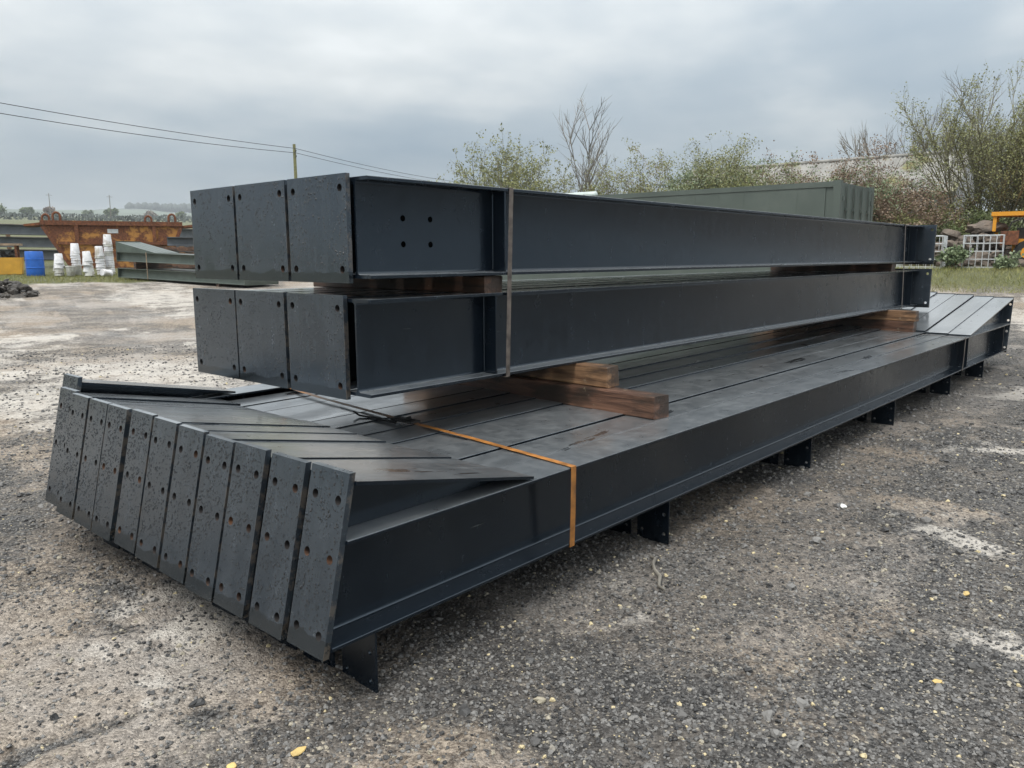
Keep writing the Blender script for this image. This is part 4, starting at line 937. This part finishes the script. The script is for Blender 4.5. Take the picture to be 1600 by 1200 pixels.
# pale plastic tubes lying beyond the container
for k, (x, y, ln) in enumerate(((19.9, 17.0, 1.6), (19.9, 15.5, 1.45), (19.9, 18.6, 1.5))):
    t = thing('plastic_tube', f'pale grey green plastic tube on the container, {("middle", "right", "left")[k]} one', 'tube', (x - 1.6, y - 2.4, 3.11), math.pi / 2 + 0.03 * (k - 1))
    b = MB(); b.tube([(0, 0, 0.10), (0.04, 0, 0.10), (ln * .5, 0, 0.10), (ln - 0.04, 0, 0.10), (ln, 0, 0.10)], [0.06, 0.105, 0.11, 0.105, 0.06], 14); b.build('tube_body', 'pipe', t, 50)
    for q in (0.35, 0.75, 1.1): MB().tube([(q, 0.09, 0.09), (q, 0.15, 0.09)], 0.03, 8).build('spout', 'black', t, 50)

# galvanised wire cages
def cage(x, y, rz, label, L_=1.2, W_=1.0, H_=0.98):
    t = thing('wire_cage', label, 'cage', on(x, y, -0.02), rz)
    def bars(nm, fn, n, rad=0.0095):
        for k in range(n): a, b = fn(k / (n - 1)); MB().tube([a, b], rad, 6).build(nm, 'galv', t)
    for zf in range(5):
        z = 0.05 + (H_ - 0.06) * zf / 4; P = [(0, 0, z), (L_, 0, z), (L_, W_, z), (0, W_, z), (0, 0, z)]
        MB().tube(P, 0.013, 6).build('hoop', 'galv', t)
    for y_ in (-0.012, W_ + 0.012): bars('upright', lambda f: ((0.01 + f * (L_ - .02), y_, 0.02), (0.01 + f * (L_ - .02), y_, H_)), 7)
    for x_ in (-0.012, L_ + 0.012): bars('upright', lambda f: ((x_, 0.08 + f * (W_ - .16), 0.02), (x_, 0.08 + f * (W_ - .16), H_)), 6)
    MB().box((0, 0, -0.02), (L_, W_, 0.02)).build('base_tray', 'galv', t)
cage(26.0, 7.40, -1.45, 'galvanised wire cage nearest the stacked columns, left of the bramble')
cage(26.42, 5.72, -1.40, 'galvanised wire cage right of the bramble, beside the yellow digger', L_=1.0)
heap('rubble_heap', 'brown heap of rubble behind and inside the wire cages', 'rubble', 27.9, 5.9, 0.9, 1.7, 1.05, 90, 'rock', 0.12, 0.34, 'stone', dz=0.0)
o = link('boulder', rock_mesh(77, 0.45, 0.5, 0.2, 'rock', 3)); o.location = on(28.0, 5.5, 1.12); o.rotation_euler = (0, 0, 0.5)
tag(o, 'flat brown slab of rock on top of the rubble behind the cages', 'rock')

# old yellow digger, half out of the picture
t = thing('old_digger', 'old rusty yellow digger half out of frame behind the wire cages', 'digger', on(28.1, 5.3, 0.05), -1.45)
def part(nm, mt, *boxes):
    b = MB(); [b.box(*q) for q in boxes]; return b.build(nm, mt, t)
part('cab_roof', 'yellow', ((-0.05, -0.6, 1.40), (1.5, 0.7, 1.52)))
part('cab_post', 'yellow', ((0.0, -0.55, 0.95), (0.09, -0.45, 1.399))); part('cab_post', 'yellow', ((0.0, 0.5, 0.6), (0.09, 0.6, 1.399)))
part('cab_post', 'yellow', ((1.05, -0.55, 0.6), (1.15, -0.45, 1.399))); part('cab_post', 'yellow', ((1.05, 0.5, 0.6), (1.15, 0.6, 1.399)))
part('engine_cover', 'yellow', ((0.55, -0.7, 0.35), (2.4, 0.7, 0.72)))
part('chassis', 'yellow', ((0.6, -0.62, 0.18), (2.6, 0.62, 0.349)))
part('mudguard', 'skip_rust', ((0.25, -0.95, 0.55), (0.7, -0.72, 0.95)))
part('seat', 'black', ((0.62, -0.25, 0.721), (1.0, 0.25, 1.05)))
b = MB(); b.tube([(0.82, -0.15, 1.52), (0.82, -0.15, 1.64)], 0.07, 10); b.build('beacon', 'yellow', t)
for x in (0.95, 2.2):
    for y in (-0.86, 0.70):
        wl = MB().tube([(x, y, 0.32), (x, y + 0.16, 0.32)], 0.36, 18).build('wheel', 'black', t, 40)
        MB().tube([(x, y - 0.01, 0.32), (x, y + 0.17, 0.32)], 0.17, 12).build('rim', 'yellow', wl, 40)
part('boom', 'yellow', ((0.95, -0.85, 0.40), (1.10, -0.72, 1.10)))
MB().tube([(0.55, -0.75, 0.7), (0.42, -0.82, 0.95), (0.5, -0.85, 1.2), (0.75, -0.8, 1.3)], 0.022, 6).build('hose', 'black', t)

# shed with mossy corrugated roof behind the hedge
def shed():
    x0, y0 = 41.0, 9.3; L_ = 14.5; z0 = tz(42, 14) - 0.2; ev, rd, wd = 2.8, 4.6, 5.5
    t = thing('farm_shed', 'long shed with mossy corrugated roof behind the hedge', 'shed', (x0, y0, z0), 0.05)
    MB().box((0.2, 0.1, 0), (wd - 0.2, L_ - 0.1, ev - 0.06)).build('wall', 'render', t)
    MB().prism([(0.2, ev - 0.055), (wd - 0.2, ev - 0.055), (wd / 2, rd - 0.12)], lambda q: (q[0], 0.1, q[1]), lambda q: (q[0], 0.3, q[1])).build('gable', 'render', t)
    n = 14                                                  # corrugated sheets, one course of separate sheets on the near slope
    for k in range(n):
        ya, yb = L_ * k / n, L_ * (k + 1) / n - 0.012; m = 20; vs = []; dz = 0.012 * (k % 2)
        for i in range(m + 1):
            y = ya + (yb - ya) * i / m; wv = 0.035 * math.sin(i * 2 * math.pi / 4)
            vs += [(-0.3, y, ev - 0.22 + wv + dz), (wd / 2, y, rd + wv + dz)]
        MB().add(vs, [(2 * i, 2 * i + 2, 2 * i + 3, 2 * i + 1) for i in range(m)]).build('roof_sheet', 'roof', t, 60)
    MB().prism([(wd / 2 + 0.01, rd - 0.06), (wd + 0.3, ev - 0.25), (wd + 0.3, ev - 0.2), (wd / 2 + 0.01, rd - 0.01)], lambda q: (q[0], 0, q[1]), lambda q: (q[0], L_, q[1])).build('roof_back', 'roof', t)
    MB().tube([(wd / 2, -0.05, rd + 0.03), (wd / 2, L_ + 0.05, rd + 0.03)], 0.10, 8).build('ridge_cap', 'roof', t, 60)
shed()
t = thing('grey_outbuilding', 'grey rendered outbuilding at the right edge behind the digger', 'building', (38.5, -0.5, tz(39, 3) - 0.2), 0.03)
MB().box((0, 0, 0), (5, 6.4, 3.0)).build('wall', 'render', t)
MB().prism([(0.0, 3.001), (6.4, 3.001), (3.2, 5.0)], lambda q: (0.0, q[0], q[1]), lambda q: (5.0, q[0], q[1])).build('gable', 'render', t)
MB().prism([(-0.3, 2.86), (3.2, 5.06), (6.7, 2.86), (6.7, 2.95), (3.2, 5.16), (-0.3, 2.95)], lambda q: (-0.2, q[0], q[1]), lambda q: (5.2, q[0], q[1])).build('roof', 'roof', t)
f = MB().box((-0.03, 4.2, 1.2), (0.02, 5.2, 2.2)).build('window', 'galv', t); MB().box((-0.036, 4.28, 1.28), (-0.031, 5.12, 2.12)).build('pane', 'black', f)

# ------------------------------------------------------------------ small litter on the yard
def on_g(x, y, dz=0.0): return (x, y, float(ground_z(x, y)) + dz)
P_ = [on_g(3.37 - 0.048 * k + 0.010 * math.sin(k * 1.9), 2.04 - 0.039 * k - 0.008 * math.sin(k * 1.9), 0.014 + 0.006 * (k % 2)) for k in range(8)]
tag(MB().tube(P_, [0.006, 0.009, 0.010, 0.009, 0.011, 0.009, 0.008, 0.004], 6).build('twig', 'bark_grey', None, 60), 'pale crooked twig on the ground beside the near purlin cleats', 'twig')
def flake(x, y, sx, sy, rz, mat, name, label, cat, seed):
    o = link(name, rock_mesh(seed, sx, sy, 0.006, mat, 2)); o.location = on_g(x, y, 0.008); o.rotation_euler = (0.08, 0.05, rz); return tag(o, label, cat)
M['litter_white'] = simple('white_litter', (0.72, 0.71, 0.68), 0.6); M['litter_yellow'] = simple('dead_leaf', (0.50, 0.36, 0.14), 0.7)
flake(4.95, 1.62, 0.05, 0.022, 0.3, 'litter_white', 'plastic_scrap', 'flat white scrap lying right of the bottom stack', 'scrap', 301)
for k, (x, y, lb) in enumerate(((1.25, 2.02, 'larger yellow leaf lying in the left foreground gravel'), (1.08, 2.12, 'small yellow leaf left of the larger one in the foreground'), (3.05, 0.62, 'yellow leaf on the gravel in the right foreground'), (3.95, 0.72, 'torn yellow leaf at the right beside the pale patch'))):
    flake(x, y, 0.028 if k in (0, 3) else 0.018, 0.014, k * 1.1, 'litter_yellow', 'fallen_leaf', lb, 'leaf', 310 + k)

# ------------------------------------------------------------------ damp air over the fields
hz_ = bpy.data.materials.new('damp_air'); hz_.use_nodes = True; ht = hz_.node_tree; ht.nodes.clear()
ho_ = ht.nodes.new('ShaderNodeOutputMaterial'); pv = ht.nodes.new('ShaderNodeVolumePrincipled')
pv.inputs['Color'].default_value = (0.86, 0.92, 0.97, 1); pv.inputs['Density'].default_value = 0.00036; pv.inputs['Anisotropy'].default_value = 0.2
ht.links.new(pv.outputs[0], ho_.inputs['Volume'])
b = MB().box((-5300, -5300, -3.0), (5300, 5300, 135.0)); M['air'] = hz_
o = b.build('haze', 'air'); kind(o, 'stuff'); o['label'] = 'thin damp air over the yard and fields'
